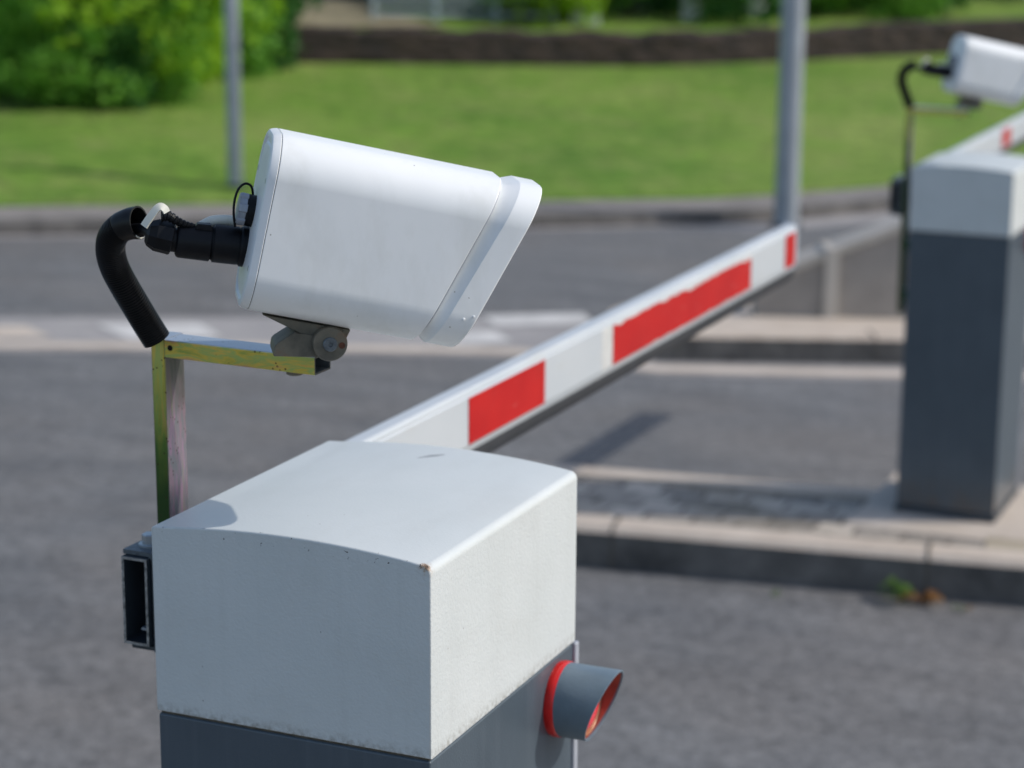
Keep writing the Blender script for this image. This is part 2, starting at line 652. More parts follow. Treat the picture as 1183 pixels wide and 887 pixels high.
M = dict(
    cover=mat_cover(), body=mat_body(), white=mat_white(), zinc=mat_zinc('yellow_zinc', (3.6, 3.6, 0.35)), zinc_bar=mat_zinc('yellow_zinc_bar', (0.55, 2.2, 2.2)), asphalt=mat_asphalt(), setts=mat_setts(), grass=mat_grass(),
    cast=mat_cast(), rubber=mat_rubber(), beam=mat_beam(), wall=mat_wall_stone(),
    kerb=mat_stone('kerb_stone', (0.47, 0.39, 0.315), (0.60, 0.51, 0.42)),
    kerb_shaded=mat_stone('kerb_shaded_stone', (0.050, 0.047, 0.044), (0.185, 0.170, 0.155)),  # shade of the kerb faces painted in as a darker stone
    pale=mat_stone('pale_concrete', (0.47, 0.395, 0.32), (0.60, 0.52, 0.44), 0.2),
    concrete=mat_stone('grey_concrete', (0.27, 0.245, 0.22), (0.37, 0.335, 0.30)),
    coping=mat_stone('coping_concrete', (0.46, 0.42, 0.365), (0.56, 0.51, 0.45)),
    gutter=mat_stone('gutter_stone', (0.27, 0.255, 0.25), (0.36, 0.34, 0.325)),
    paint=mat_stone('road_paint', (0.46, 0.45, 0.43), (0.68, 0.66, 0.63)),
    gravel=mat_stone('sandy_gravel', (0.30, 0.25, 0.18), (0.46, 0.39, 0.29), 0.4),
    path=mat_stone('dirt_path', (0.22, 0.19, 0.115), (0.30, 0.26, 0.16)),
    red=mat_red(),
    red_lens=simple('red_lens', (0.88, 0.06, 0.075), 0.15, 0.05, 20),
    red_gasket=simple('red_gasket', (0.62, 0.012, 0.010), 0.28, 0.15, 40),
    visor=simple('visor_grey', (0.125, 0.172, 0.212), 0.42, 0.10, 30, bump=0.15),
    brass=simple('brass_ring', (0.34, 0.17, 0.09), 0.4, 0.2, 40, metal=0.2),
    rusty=simple('rust_inside', (0.30, 0.065, 0.04), 0.55, 0.25, 40),
    residue=simple('glue_residue', (0.54, 0.54, 0.52), 0.7, 0.15, 60),
    edge=simple('edge_rubber', (0.035, 0.037, 0.042), 0.5, 0.15, 20),
    steel=simple('galvanised', (0.34, 0.375, 0.41), 0.40, 0.14, 6, metal=0.3),
    steel_dark=simple('dark_steel', (0.050, 0.062, 0.075), 0.48, 0.2, 30, metal=0.3),
    steel_cut=simple('cut_steel_edge', (0.30, 0.295, 0.28), 0.55, 0.75, 160, metal=0.3),
    bolt=simple('bolt_zinc', (0.42, 0.45, 0.47), 0.35, 0.15, 80, metal=0.7),
    boltdark=simple('bolt_grey', (0.13, 0.15, 0.165), 0.5, 0.3, 160, metal=0.5),
    black=simple('black_plastic', (0.0055, 0.006, 0.0075), 0.45, 0.4, 70, spec=0.22),
    seam=simple('seam_dirt', (0.10, 0.085, 0.065), 0.9, 0.4, 120),
    plug=simple('grey_plug', (0.34, 0.36, 0.40), 0.45, 0.1, 50),
    strap=simple('ivory_strap', (0.72, 0.70, 0.60), 0.45, 0.06, 50),
    glass=simple('window_glass', (0.01, 0.011, 0.013), 0.05, 0.1, 20),
    hedge1=mat_leaf('leaf_fresh', (0.20, 0.42, 0.022), (0.36, 0.56, 0.04)),
    hedge2=mat_leaf('leaf_mid', (0.10, 0.30, 0.036), (0.20, 0.42, 0.055)),
    hedge3=mat_leaf('leaf_dark', (0.026, 0.11, 0.022), (0.065, 0.19, 0.036)),
    hedge4=mat_leaf('leaf_blue', (0.030, 0.070, 0.035), (0.055, 0.11, 0.05)),
    weed=mat_leaf('leaf_weed', (0.07, 0.16, 0.03), (0.14, 0.22, 0.05)),
    dry=mat_leaf('leaf_dry', (0.28, 0.12, 0.04), (0.36, 0.20, 0.08)),
    bark=simple('bark', (0.045, 0.032, 0.024), 0.9, 0.3, 30),
    rail=simple('rail_paint', (0.25, 0.31, 0.33), 0.5, 0.1, 10),
    bench=simple('pale_stone', (0.52, 0.53, 0.50), 0.7, 0.1, 10),
)

# ------------------------------------------------------------------ SETTING: ground
def sheet(name, pts_loops, mat):
    bm = bmesh.new()
    bm.faces.new([bm.verts.new(p) for p in pts_loops])
    o = obj(name, bm, mat, smooth=False)
    o['kind'] = 'structure'
    return o


bm = bmesh.new()
xs = [-220, -60, -30, -15, -10, -7, -5, -3.5, -2, -1, 0, 1, 2, 4, 8, 15, 30, 60, 220]
ys = [-220, -60, -20, -8, -4, -2, 0, 2, 4, 6, 8, 10, 12, 14, 20, 40, 80, 220]
g = [[bm.verts.new((x, y, road_z(x, y))) for y in ys] for x in xs]
for i in range(len(xs) - 1):
    for j in range(len(ys) - 1):
        bm.faces.new((g[i][j], g[i + 1][j], g[i + 1][j + 1], g[i][j + 1]))
tag(obj('road', bm, M['asphalt']), kind='structure')

# far kerb, pavement strip, gutter, lawn share the kerb line
def resample(line, step=0.5, nfine=3):
    out = []
    for a, b in zip(line[:-1], line[1:]):
        n = max(1, min(24, int((b - a).length / step)))
        for i in range(n):
            out.append(a.lerp(b, i / n))
    out.append(line[-1])
    return out


KF = catmull(KL[2:-2], 60)
KF = [KL[0], KL[1]] + KF + [KL[-2], KL[-1]]
for p in KF:
    p.z = road_z(p.x, p.y)


def strip(name, offs, mat):
    """offs: list of (w, dz) across; follows the far kerb line"""
    bm = bmesh.new()
    rows = [[bm.verts.new(p + VD * w + Vector((0, 0, dz))) for w, dz in offs] for p in KF]
    for a, b in zip(rows[:-1], rows[1:]):
        for k in range(len(offs) - 1):
            bm.faces.new((a[k], b[k], b[k + 1], a[k + 1]))
    return tag(obj(name, bm, mat), kind='structure')


strip('gutter', [(-0.42, 0.004), (-0.003, 0.004)], M['gutter'])
strip('kerb', [(0, -0.02), (0.0, KERB_H - 0.015), (0.02, KERB_H), (0.20, KERB_H), (0.20, -0.02)], M['kerb_shaded'])
strip('pavement', [(0.203, 0.0), (0.203, KERB_H - 0.006), (0.75, KERB_H - 0.006), (0.75, 0.0)], mat_stone('pavement_stone', (0.19, 0.17, 0.155), (0.27, 0.245, 0.225)))

bm = bmesh.new()
ws = [0.753, 0.76, 1.0, 1.4, 2, 2.5, 3, 3.5, 4, 4.5, 5, 5.5, 6, 6.5, 7, 7.5, 8, 8.3, WALL_W + 0.02, WALL_W + 0.15, WALL_W + 0.16, 9.2, 10, 11, 12, 14, 17, 20, 23, 27, 32, 40, 60, 100, 200]
rows = []
for p in KF:
    row = []
    for i, w in enumerate(ws):
        z = lawn_rise(w) if i else 0.0
        if 1.5 < w < 8.1:
            z += max(0.0, 1 - w / 7.0) * (0.05 * math.sin(p.x * 0.7 + w * 0.5) + 0.03 * math.sin(p.x * 1.9 - w * 0.9))
        if w > 32: z = lawn_rise(32) + (w - 32) * 0.02
        row.append(bm.verts.new(p + VD * w + Vector((0, 0, z))))
    rows.append(row)
for a, b in zip(rows[:-1], rows[1:]):
    for k in range(len(ws) - 1):
        bm.faces.new((a[k], b[k], b[k + 1], a[k + 1]))
tag(obj('lawn', bm, M['grass'], angle=60), kind='structure')


# ---- traffic islands
def kerb_ring(name, poly, h, mat_face, wk=0.14, joints=1.0):
    """kerb stones round a closed polygon (x, y list, counter clockwise): top kerb band with rounded nose edge"""
    bm = bmesh.new()
    n = len(poly)
    P = [Vector((p[0], p[1], 0)) for p in poly]
    nrm = []
    for i in range(n):
        a, b, c = P[i - 1], P[i], P[(i + 1) % n]
        d1_, d2_ = (b - a).normalized(), (c - b).normalized()
        n1, n2 = Vector((-d1_.y, d1_.x, 0)), Vector((-d2_.y, d2_.x, 0))
        m = (n1 + n2).normalized()
        nrm.append(m / max(m.dot(n1), 0.4))
    inner = [p + q * wk for p, q in zip(P, nrm)]
    lip = [p + q * 0.02 for p, q in zip(P, nrm)]
    loops = []
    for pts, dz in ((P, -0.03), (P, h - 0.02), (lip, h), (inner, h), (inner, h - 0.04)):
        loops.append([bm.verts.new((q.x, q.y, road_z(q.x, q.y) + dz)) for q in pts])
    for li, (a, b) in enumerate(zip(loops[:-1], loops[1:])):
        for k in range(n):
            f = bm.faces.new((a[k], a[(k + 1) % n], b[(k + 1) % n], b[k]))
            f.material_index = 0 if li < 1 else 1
    acc = 0.35
    for k in range(n):
        a, b = P[k], P[(k + 1) % n]
        sl_ = (b - a).length
        dd = (b - a).normalized()
        nn = Vector((-dd.y, dd.x, 0))
        while acc < sl_:
            q = a + dd * acc
            z = road_z(q.x, q.y)
            pts = []
            for o_, dz in ((-0.002, -0.01), (-0.002, h - 0.019), (0.0186, h + 0.0016), (wk + 0.001, h + 0.0016), (wk + 0.001, h - 0.03), (0.03, h - 0.03), (0.03, -0.01)):
                pts.append(Vector((q.x, q.y, z + dz)) + nn * o_ - dd * 0.004)
            nf = len(bm.faces)
            prism(bm, pts, dd * 0.008)
            bm.faces.ensure_lookup_table()
            for fi in range(nf, len(bm.faces)):
                bm.faces[fi].material_index = 2
            acc += joints
        acc -= sl_
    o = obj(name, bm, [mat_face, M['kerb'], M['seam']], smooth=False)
    o['kind'] = 'structure'
    return inner


def subdiv_poly(poly, step=0.5):
    out = []
    n = len(poly)
    for i in range(n):
        a, b = Vector(poly[i]), Vector(poly[(i + 1) % n])
        k = max(1, int((b - a).length / step))
        for j in range(k):
            out.append(tuple(a.lerp(b, j / k)))
    return out


def fill(name, pts, dz, mat):
    bm = bmesh.new()
    vs = [bm.verts.new((p[0], p[1], road_z(p[0], p[1]) + dz)) for p in pts]
    f = bm.faces.new(vs)
    bmesh.ops.triangulate(bm, faces=[f])
    o = obj(name, bm, mat, smooth=False)
    o['kind'] = 'structure'
    return o


def nose(cx, cy, r, a0, a1, n=8):
    return [(cx + r * math.cos(R_(a0 + (a1 - a0) * i / n)), cy + r * math.sin(R_(a0 + (a1 - a0) * i / n))) for i in range(n + 1)]


IH = 0.14
# island with the far cabinet: front edge from (-1.6,4.4) to (-.2,4.65)
def on_axis(o, deg):
    c, s = math.cos(R_(deg)), math.sin(R_(deg))
    return lambda x, y: (o[0] + c * x - s * y, o[1] + s * x + c * y)


f1 = on_axis((-1.58, 4.40), 10.0)
isl1 = subdiv_poly([f1(*p) for p in [(-0.25, 0.0), (6, 0.0), (6, 0.86), (-0.25, 0.86)] + nose(-0.25, 0.43, 0.43, 90, 270)[1:-1]], 0.5)
inner = kerb_ring('far_lane_kerb', isl1, IH, M['kerb_shaded'])
fill('island_paving', inner, IH - 0.012, M['setts'])
# sandy strip right of the far cabinet
fill('gravel_strip', [f1(*p) for p in [(1.27, 0.145), (5.8, 0.145), (5.8, 0.655), (1.27, 0.655)]], IH - 0.006, M['gravel'])
# near island below the foreground cabinet
isl0 = subdiv_poly([(-1.3, -0.35), (6, -0.35), (6, 0.62), (-1.3, 0.62)] + nose(-1.3, 0.135, 0.485, 90, 270)[1:-1], 0.5)
inner = kerb_ring('near_lane_kerb', isl0, IH, M['kerb_shaded'])
fill('near_island_paving', inner, IH - 0.012, M['setts'])


def isl2_z(x, y):
    return road_z(x, y) + IH


front = [hit(px, py, isl2_z) for px, py in [(712, 378), (760, 385), (900, 387), (1040, 389), (1250, 392)]]
back = [hit(px, py, isl2_z) for px, py in [(1250, 296), (1040, 290), (907, 292), (800, 322), (722, 350)]]
nosep = [hit(px, py, isl2_z) for px, py in [(700, 358), (702, 370)]]
isl2 = [(p.x, p.y) for p in front + back + nosep]
inner = kerb_ring('median_kerb', subdiv_poly(isl2, 0.6), IH, M['kerb_shaded'], 0.16)
fill('median_paving', inner, IH - 0.012, M['pale'])


# ---- flush gutter and painted markings
def road_strip(name, pxs, mat, dz):
    pts = [hit(px, py, road_z) for px, py in pxs]
    bm = bmesh.new()
    vs = [bm.verts.new((p.x, p.y, road_z(p.x, p.y) + dz)) for p in pts]
    f = bm.faces.new(vs)
    bmesh.ops.triangulate(bm, faces=[f])
    o = obj(name, bm, mat, smooth=False)
    o['kind'] = 'structure'


road_strip('flush_median', [(-200, 368), (680, 366), (705, 384), (760, 420), (1250, 428), (1250, 446), (760, 434), (600, 414), (300, 408), (-200, 406)], M['gutter'], 0.004)
road_strip('lane_marking', [(-120, 396), (300, 398), (600, 404), (760, 424), (1200, 433), (1200, 441), (760, 431), (600, 411), (300, 405), (-120, 403)], M['pale'], 0.008)
road_strip('lane_marking', [(555, 366), (674, 363), (684, 374), (575, 378)], M['paint'], 0.008)
road_strip('lane_marking', [(495, 383), (570, 384), (592, 396), (520, 400)], M['paint'], 0.008)
road_strip('lane_marking', [(110, 376), (230, 375), (255, 390), (150, 393)], M['paint'], 0.008)
road_strip('lane_marking', [(-100, 380), (30, 378), (60, 391), (-60, 393)], M['pale'], 0.008)


# ------------------------------------------------------------------ BARRIER CABINET
def make_cabinet():
    r = root('barrier_cabinet', CAB, 'pale grey and slate barrier cabinet in the foreground with a red signal lamp', 'barrier cabinet', 'barrier cabinets')
    # cover: arched lid profile in XZ, extruded along Y
    bm = bmesh.new()
    prof = [(-W, -HC), (0, -HC)]
    rr = 0.010
    arch = lambda x: 0.0112 * (1 - ((x + W / 2) / (W / 2)) ** 2)
    for i in range(9):
        a = R_(0 + 78 * i / 8)
        prof.append((-rr + rr * math.cos(a), -rr + rr * math.sin(a)))
    for i in range(1, 24):
        x = -rr - (W - 2 * rr) * i / 24
        prof.append((x, arch(x) - 0.0008))
    for i in range(9):
        a = R_(102 + 78 * i / 8)
        prof.append((-W + 0.005 + 0.005 * math.cos(a), -0.004 + 0.005 * math.sin(a)))
    n = len(prof)
    nr = []
    for i in range(n):
        a, b, c = (Vector((*prof[i - 1], 0)), Vector((*prof[i], 0)), Vector((*prof[(i + 1) % n], 0)))
        n1 = Vector(((b - a).y, -(b - a).x, 0)).normalized()
        n2 = Vector(((c - b).y, -(c - b).x, 0)).normalized()
        m = (n1 + n2).normalized()
        nr.append(m / max(m.dot(n1), 0.5))
    loops = []
    seq = []
    for k in range(6):
        t = R_(90 * k / 5)
        seq.append((0.0022 * (1 - math.cos(t)), 0.0022 * (1 - math.sin(t))))
    seq += [(L * q, 0.0) for q in (0.25, 0.5, 0.75)]
    for k in range(9):
        t = R_(90 * k / 8)
        seq.append((L - 0.012 * (1 - math.sin(t)), 0.012 * (1 - math.cos(t))))
    for y, ins in seq:
        loops.append([Vector((x - q.x * ins, y, z - q.y * ins)) for (x, z), q in zip(prof, nr)])
    loft(bm, loops, True, True)
    cv = obj('cover', bm, M['cover'], r, angle=40)
    # dirty seam
    bm = bmesh.new()
    box(bm, -W + 0.004, -0.004, 0.004, L - 0.004, -HC - 0.0035, -HC + 0.001)
    obj('seam', bm, M['seam'], r)
    bm = bmesh.new()
    box(bm, -W + 0.001, -0.0015, 0.0015, L - 0.012, -1.135, -HC - 0.003, 0.003, 3)
    obj('body', bm, M['body'], r)
    bm = bmesh.new()
    box(bm, -W + 0.0, 0.001, L - 0.0095, L + 0.003, -1.13, -HC - 0.004, 0.0025, 3)
    obj('rear_panel', bm, M['plug'], r)
    bm = bmesh.new()
    box(bm, -W - 0.006, 0.004, -0.004, L + 0.008, -1.159, -1.137, 0.003, 2)
    obj('base_plate', bm, M['steel_dark'], r)
    # door lock on the left side
    bm = bmesh.new()
    lathe(bm, Vector((-W, 0.30, -0.42)), Vector((-1, 0, 0)), [(-0.01, 0.014), (0.008, 0.014), (0.010, 0.011)], 20)
    obj('lock', bm, M['black'], r)
    # signal lamp
    c0 = Vector((-0.0015, 0.346, -0.264))
    X = Vector((1, 0, 0.0))
    bm = bmesh.new()
    lathe(bm, c0, X, [(-0.01, 0.034), (0.030, 0.034), (0.0305, 0.030)], 40)
    lamp = obj('signal_lamp', bm, M['rusty'], r)
    bm = bmesh.new()
    u, v = Vector((0, 1, 0)), Vector((0, 0, 1))
    seg = 64

    def tube(bm, prof_fn, n_, seg=64):
        loops = []
        for j in range(n_):
            lp = []
            for k in range(seg):
                t = 2 * math.pi * k / seg
                s, rad = prof_fn(j, t)
                lp.append(bm.verts.new(c0 + X * s + (u * math.cos(t) + v * math.sin(t)) * rad))
            loops.append(lp)
        for a_, b_ in zip(loops, loops[1:] + loops[:1]):
            for k in range(seg):
                bm.faces.new((a_[k], a_[(k + 1) % seg], b_[(k + 1) % seg], b_[k]))
    # collar: a red gasket with a gap near the bottom
    tube(bm, lambda j, t: ((0.0, 0.035), (0.0, 0.0442), (0.004, 0.0452), (0.0098, 0.0448), (0.0125, 0.0432), (0.0125, 0.035))[j], 6)
    obj('collar', bm, M['red_gasket'], lamp)
    bm = bmesh.new()

    def vis(j, t):
        tip = 0.0585 + 0.0165 * math.sin(t)
        return ((0.0100, 0.0405), (0.0100, 0.0428), (0.0115, 0.0438), (tip - 0.0008, 0.0440), (tip, 0.0436), (tip, 0.0418), (tip - 0.001, 0.0412), (0.030, 0.0405))[j]
    tube(bm, vis, 8)
    o = obj('visor', bm, M['visor'], lamp)
    bm = bmesh.new()

    def liner(j, t):
        tip = 0.0585 + 0.0165 * math.sin(t)
        return ((0.020, 0.0403), (tip - 0.0025, 0.0409), (tip - 0.0025, 0.0402), (0.020, 0.0396))[j]
    tube(bm, liner, 4)
    obj('liner', bm, M['rusty'], lamp)
    bm = bmesh.new()
    tube(bm, lambda j, t: ((0.030, 0.035), (0.0385, 0.0365), (0.040, 0.038), (0.036, 0.0394), (0.030, 0.0394))[j], 5)
    obj('bezel', bm, M['brass'], lamp)
    bm = bmesh.new()
    lathe(bm, c0, X, [(0.031, 0.0358), (0.036, 0.0352), (0.0415, 0.029), (0.045, 0.018), (0.0463, 0.006), (0.0464, 0.001)], 40)
    obj('lens', bm, M['red_lens'], lamp)
    return r


# ------------------------------------------------------------------ BARRIER ARM
XA0, XA1 = -0.414, -0.380
ZT, ZB = -0.0537, -0.1490


def ragged(y0, y1, z0f, z1f, amp, step=0.006):
    top, bot = [], []
    n = max(2, int((y1 - y0) / step))
    a = b = 0.0
    for i in range(n + 1):
        y = y0 + (y1 - y0) * i / n
        a = 0.75 * a + random.uniform(-1, 1) * amp
        b = 0.75 * b + random.uniform(-1, 1) * amp * 0.5
        top.append((y, z1f(y) + min(a, 0)))
        bot.append((y, z0f(y) + max(b, 0)))
    return bot + top[::-1]


def make_arm(base, length, stripes, label):
    """base: offset of this arm from the near arm"""
    r = root('barrier_boom', Vector((-0.397, 0.30, -0.109)) + base, label, 'barrier arm', 'barrier arms')
    O = base
    prof = [(XA1, ZB + 0.012), (XA1, ZT - 0.012), (XA1 - 0.002, ZT - 0.0095), (XA1 - 0.002, ZT - 0.006), (XA1 - 0.005, ZT - 0.001), (XA1 - 0.009, ZT),
            (XA0 + 0.009, ZT), (XA0 + 0.003, ZT - 0.003), (XA0, ZT - 0.009), (XA0, ZB + 0.009), (XA0 + 0.004, ZB), (XA1 - 0.004, ZB), (XA1 - 0.002, ZB + 0.009)]
    bm = bmesh.new()
    prism(bm, [Vector((x, 0.115, z)) + O for x, z in prof], Vector((0, length - 0.115, 0)))
    obj('beam', bm, M['beam'], r, angle=25)
    bm = bmesh.new()
    prism(bm, [Vector((x, 0.32, z)) + O for x, z in [(XA0 + 0.005, ZB - 0.0005), (XA0 + 0.004, ZB - 0.014), (XA0 + 0.010, ZB - 0.026), (XA1 - 0.010, ZB - 0.026), (XA1 - 0.004, ZB - 0.014), (XA1 - 0.005, ZB - 0.0005)]], Vector((0, length - 0.32, 0)))
    obj('rubber_edge', bm, M['edge'], r)
    bm = bmesh.new()
    box(bm, XA0 - 0.002, XA1 + 0.001, length, length + 0.006, ZB - 0.003, ZT + 0.002, 0.002)
    bmesh.ops.translate(bm, verts=bm.verts[:], vec=O)
    obj('end_cap', bm, M['plug'], r)
    for (y0, y1, amp) in stripes:
        bm = bmesh.new()
        if amp > 0:
            zt = lambda y: ZT - 0.0125 - 0.006 * min(1, max(0, (y - y0) / (y1 - y0))) - 0.0012 * (1 + math.sin(y * 17))
            poly = ragged(y0, y1, lambda y: ZB + 0.0125, zt, amp)
        else:
            poly = [(y0, ZB + 0.0125), (y1, ZB + 0.0125), (y1, ZT - 0.0125), (y0, ZT - 0.0125)]
        prism(bm, [Vector((XA1 + 0.0004, y, z)) + O for y, z in poly], Vector((0.0008, 0, 0)))
        obj('red_stripe', bm, M['red'], r, smooth=False)
        if amp > 0:        # torn film backing showing along the ragged edge
            bm = bmesh.new()
            poly = ragged(y0 - 0.05, y1 + 0.004, lambda y: ZB + 0.0115, lambda y: ZT - 0.0115, amp * 0.5, 0.012)
            prism(bm, [Vector((XA1 - 0.0002, y, z)) + O for y, z in poly], Vector((0.0004, 0, 0)))
            obj('torn_film', bm, M['residue'], r, smooth=False)
    # holder at the near end: open square tube in a clamp
    bm = bmesh.new()
    yA, yB = 0.068, 0.30
    x0, x1, z0, z1, t = -0.4145, -0.3815, -0.166, -0.064, 0.003
    o4 = [(x0, z0), (x1, z0), (x1, z1), (x0, z1)]
    i4 = [(x0 + t, z0 + t), (x1 - t, z0 + t), (x1 - t, z1 - t), (x0 + t, z1 - t)]
    ov = [[bm.verts.new(Vector((x, y, z)) + O) for x, z in o4] for y in (yA, yB)]
    iv = [[bm.verts.new(Vector((x, y, z)) + O) for x, z in i4] for y in (yA, yA + 0.044)]
    for k in range(4):
        bm.faces.new((ov[0][k], ov[0][(k + 1) % 4], ov[1][(k + 1) % 4], ov[1][k]))
        bm.faces.new((iv[0][k], iv[1][k], iv[1][(k + 1) % 4], iv[0][(k + 1) % 4]))
        f = bm.faces.new((ov[0][k], iv[0][k], iv[0][(k + 1) % 4], ov[0][(k + 1) % 4]))
        f.material_index = 1
    bm.faces.new(iv[1])
    obj('arm_holder', bm, [M['steel_dark'], M['steel_cut']], r, smooth=False)
    # clamp: inverted U plate round the holder
    bm = bmesh.new()
    pts = [(-0.4165, -0.0630)]
    pts += [(-0.4165, -0.0580)]
    pts += [(-0.386 + 0.0105 * math.sin(R_(a)), -0.0685 + 0.0105 * math.cos(R_(a))) for a in range(0, 91, 15)]
    pts += [(-0.3755, -0.1745), (-0.3795, -0.1745)]
    pts += [(-0.386 + 0.0062 * math.sin(R_(a)), -0.0685 + 0.0055 * math.cos(R_(a))) for a in range(90, -1, -15)]
    prism(bm, [Vector((x, 0.075, z)) + O for x, z in pts], Vector((0, 0.055, 0)))
    cl = obj('clamp', bm, M['boltdark'], r, angle=40)
    bm = bmesh.new()
    box(bm, -0.4115, -0.3797, 0.078, 0.125, -0.1745, -0.1695, 0.0012)
    bmesh.ops.translate(bm, verts=bm.verts[:], vec=O)
    obj('clamp_foot', bm, M['steel_dark'], cl)
    bm = bmesh.new()
    c = Vector((-0.3965, 0.1005, -0.0580)) + O
    lathe(bm, c, Vector((0, 0, 1)), [(0, 0.0135), (0.0022, 0.0135), (0.0028, 0.0125)], 28)
    lathe(bm, c, Vector((0, 0, 1)), [(0.0028, 0.0095), (0.0055, 0.0095)], 28)
    lathe(bm, c, Vector((0, 0, 1)), [(0.0055, 0.0098), (0.0125, 0.0098), (0.0138, 0.0085)], 6)
    obj('bolt', bm, M['bolt'], cl, angle=30)
    # rivet inside the holder mouth
    bm = bmesh.new()
    box(bm, -0.398, -0.386, 0.078, 0.110, -0.1515, -0.1485, 0.0005)
    bmesh.ops.translate(bm, verts=bm.verts[:], vec=O)
    obj('tongue', bm, M['steel'], r)
    return r


# ------------------------------------------------------------------ CAMERA POST
def make_post():
    r = root('camera_bracket', Vector((-0.372, 0.0985, -0.5)), 'yellow zinc plated tube bracket beside the foreground cabinet, holding the large white camera', 'camera bracket', 'camera brackets')
    y0, y1 = 0.085, 0.1135
    bm = bmesh.new()
    vs = box(bm, -0.3780, -0.3600, y0, y1 + 0.010, -0.50, 0.1845, 0.0016, 2)
    for v in bm.verts:      # leans a little towards the cabinet as it rises
        v.co.x += (max(v.co.z, -0.02) - 0.18) * 0.036 - min(v.co.z + 0.02, 0) * 0.02
    obj('upright', bm, M['zinc'], r)
    # crossbar: open tube
    xa, xb, z0, z1, t = -0.3597, -0.1755, 0.1642, 0.1838, 0.0018
    ya, yb = y0 - 0.0004, y1 + 0.0065
    bm = bmesh.new()
    sag = lambda x: -0.0022 * (x - xa) / (xb - xa)
    o4 = [(ya, z0), (yb, z0), (yb, z1), (ya, z1)]
    i4 = [(ya + t, z0 + t), (yb - t, z0 + t), (yb - t, z1 - t), (ya + t, z1 - t)]
    ov = [[bm.verts.new((x, y, z + sag(x))) for y, z in o4] for x in (xa, xb)]
    iv = [[bm.verts.new((x, y, z + sag(x))) for y, z in i4] for x in (xb - 0.10, xb)]
    bevel_e = []
    for k in range(4):
        f = bm.faces.new((ov[0][k], ov[1][k], ov[1][(k + 1) % 4], ov[0][(k + 1) % 4]))
        bm.faces.new((iv[0][k], iv[0][(k + 1) % 4], iv[1][(k + 1) % 4], iv[1][k]))
        bm.faces.new((ov[1][k], iv[1][k], iv[1][(k + 1) % 4], ov[1][(k + 1) % 4]))
    bm.faces.new(ov[0])
    bm.faces.new(iv[0])
    bm.edges.ensure_lookup_table()
    for f in bm.faces:
        if all(any(v is w for q in iv for w in q) for v in f.verts):
            f.material_index = 1  # shade inside the tube, put in as a darker metal colour
    es = [e for e in bm.edges if set(e.verts) in [set((ov[0][k], ov[1][k])) for k in range(4)]]
    bmesh.ops.bevel(bm, geom=es, offset=0.0012, segments=2, profile=0.5, affect='EDGES')
    cb = obj('crossbar', bm, [M['zinc_bar'], M['boltdark']], r)
    bm = bmesh.new()
    lathe(bm, Vector((-0.3530, ya - 0.0003, 0.1752)), Vector((0, 1, 0)), [(0, 0.0032), (0.004, 0.0032)], 18)
    obj('hole', bm, M['black'], cb)
    bm = bmesh.new()
    c = Vector((-0.2070, 0.099, 0.1622))
    lathe(bm, c, Vector((0, 0, -1)), [(-0.001, 0.0095), (0.004, 0.0095), (0.0055, 0.007)], 20)
    obj('bolt', bm, M['cast'], cb)
    # spacer blocks fixing the upright to the cabinet
    for z in (-0.27, -0.44):
        bm = bmesh.new()
        box(bm, -0.3700, -0.3305, 0.090, 0.1185, z - 0.02, z + 0.02, 0.002)
        obj('spacer', bm, M['zinc'], r)
    return r


# ------------------------------------------------------------------ SECURITY CAMERA
TH, PH = R_(34), R_(12.4)
AX = Vector((math.cos(TH) * math.cos(PH), math.sin(TH) * math.cos(PH), -math.sin(PH)))
LY = Vector((-math.sin(TH), math.cos(TH), 0))
BZ = Vector((math.cos(TH) * math.sin(PH), math.sin(TH) * math.sin(PH), math.cos(PH)))
PIV = at(377.7, 390, 0.080)
MX, MZ = 1 / 1098.0, 1 / 1123.0


def st(px, py):
    dx, dy = px - 377.7, py - 390.0
    return (0.9822 * dx + 0.188 * dy) * MX, (0.194 * dx - 0.981 * dy) * MZ


def hp(s, y, t):        # head space -> world; s forward, y away from the viewer, t up
    return PIV + AX * s + LY * y + BZ * t


def pp(px, py, y=0.0):
    s, t = st(px, py)
    return hp(s, y, t)


def section(hw, hh, r, n=10):
    pts = []
    for cx, cz, a0 in ((hw - r, hh - r, 0), (-hw + r, hh - r, 90), (-hw + r, -hh + r, 180), (hw - r, -hh + r, 270)):
        for i in range(n + 1):
            a = R_(a0 + 90 * i / n)
            pts.append((cx + r * math.cos(a), cz + r * math.sin(a)))
    return pts


def loft(bm, loops, cap0=False, cap1=False, close=False):
    L_ = [[bm.verts.new(p) for p in lp] for lp in loops]
    n = len(L_[0])
    seq = list(zip(L_[:-1], L_[1:]))
    if close: seq.append((L_[-1], L_[0]))
    for a, b in seq:
        for k in range(n):
            bm.faces.new((a[k], a[(k + 1) % n], b[(k + 1) % n], b[k]))
    if cap0: bm.faces.new(L_[0][::-1])
    if cap1: bm.faces.new(L_[-1])


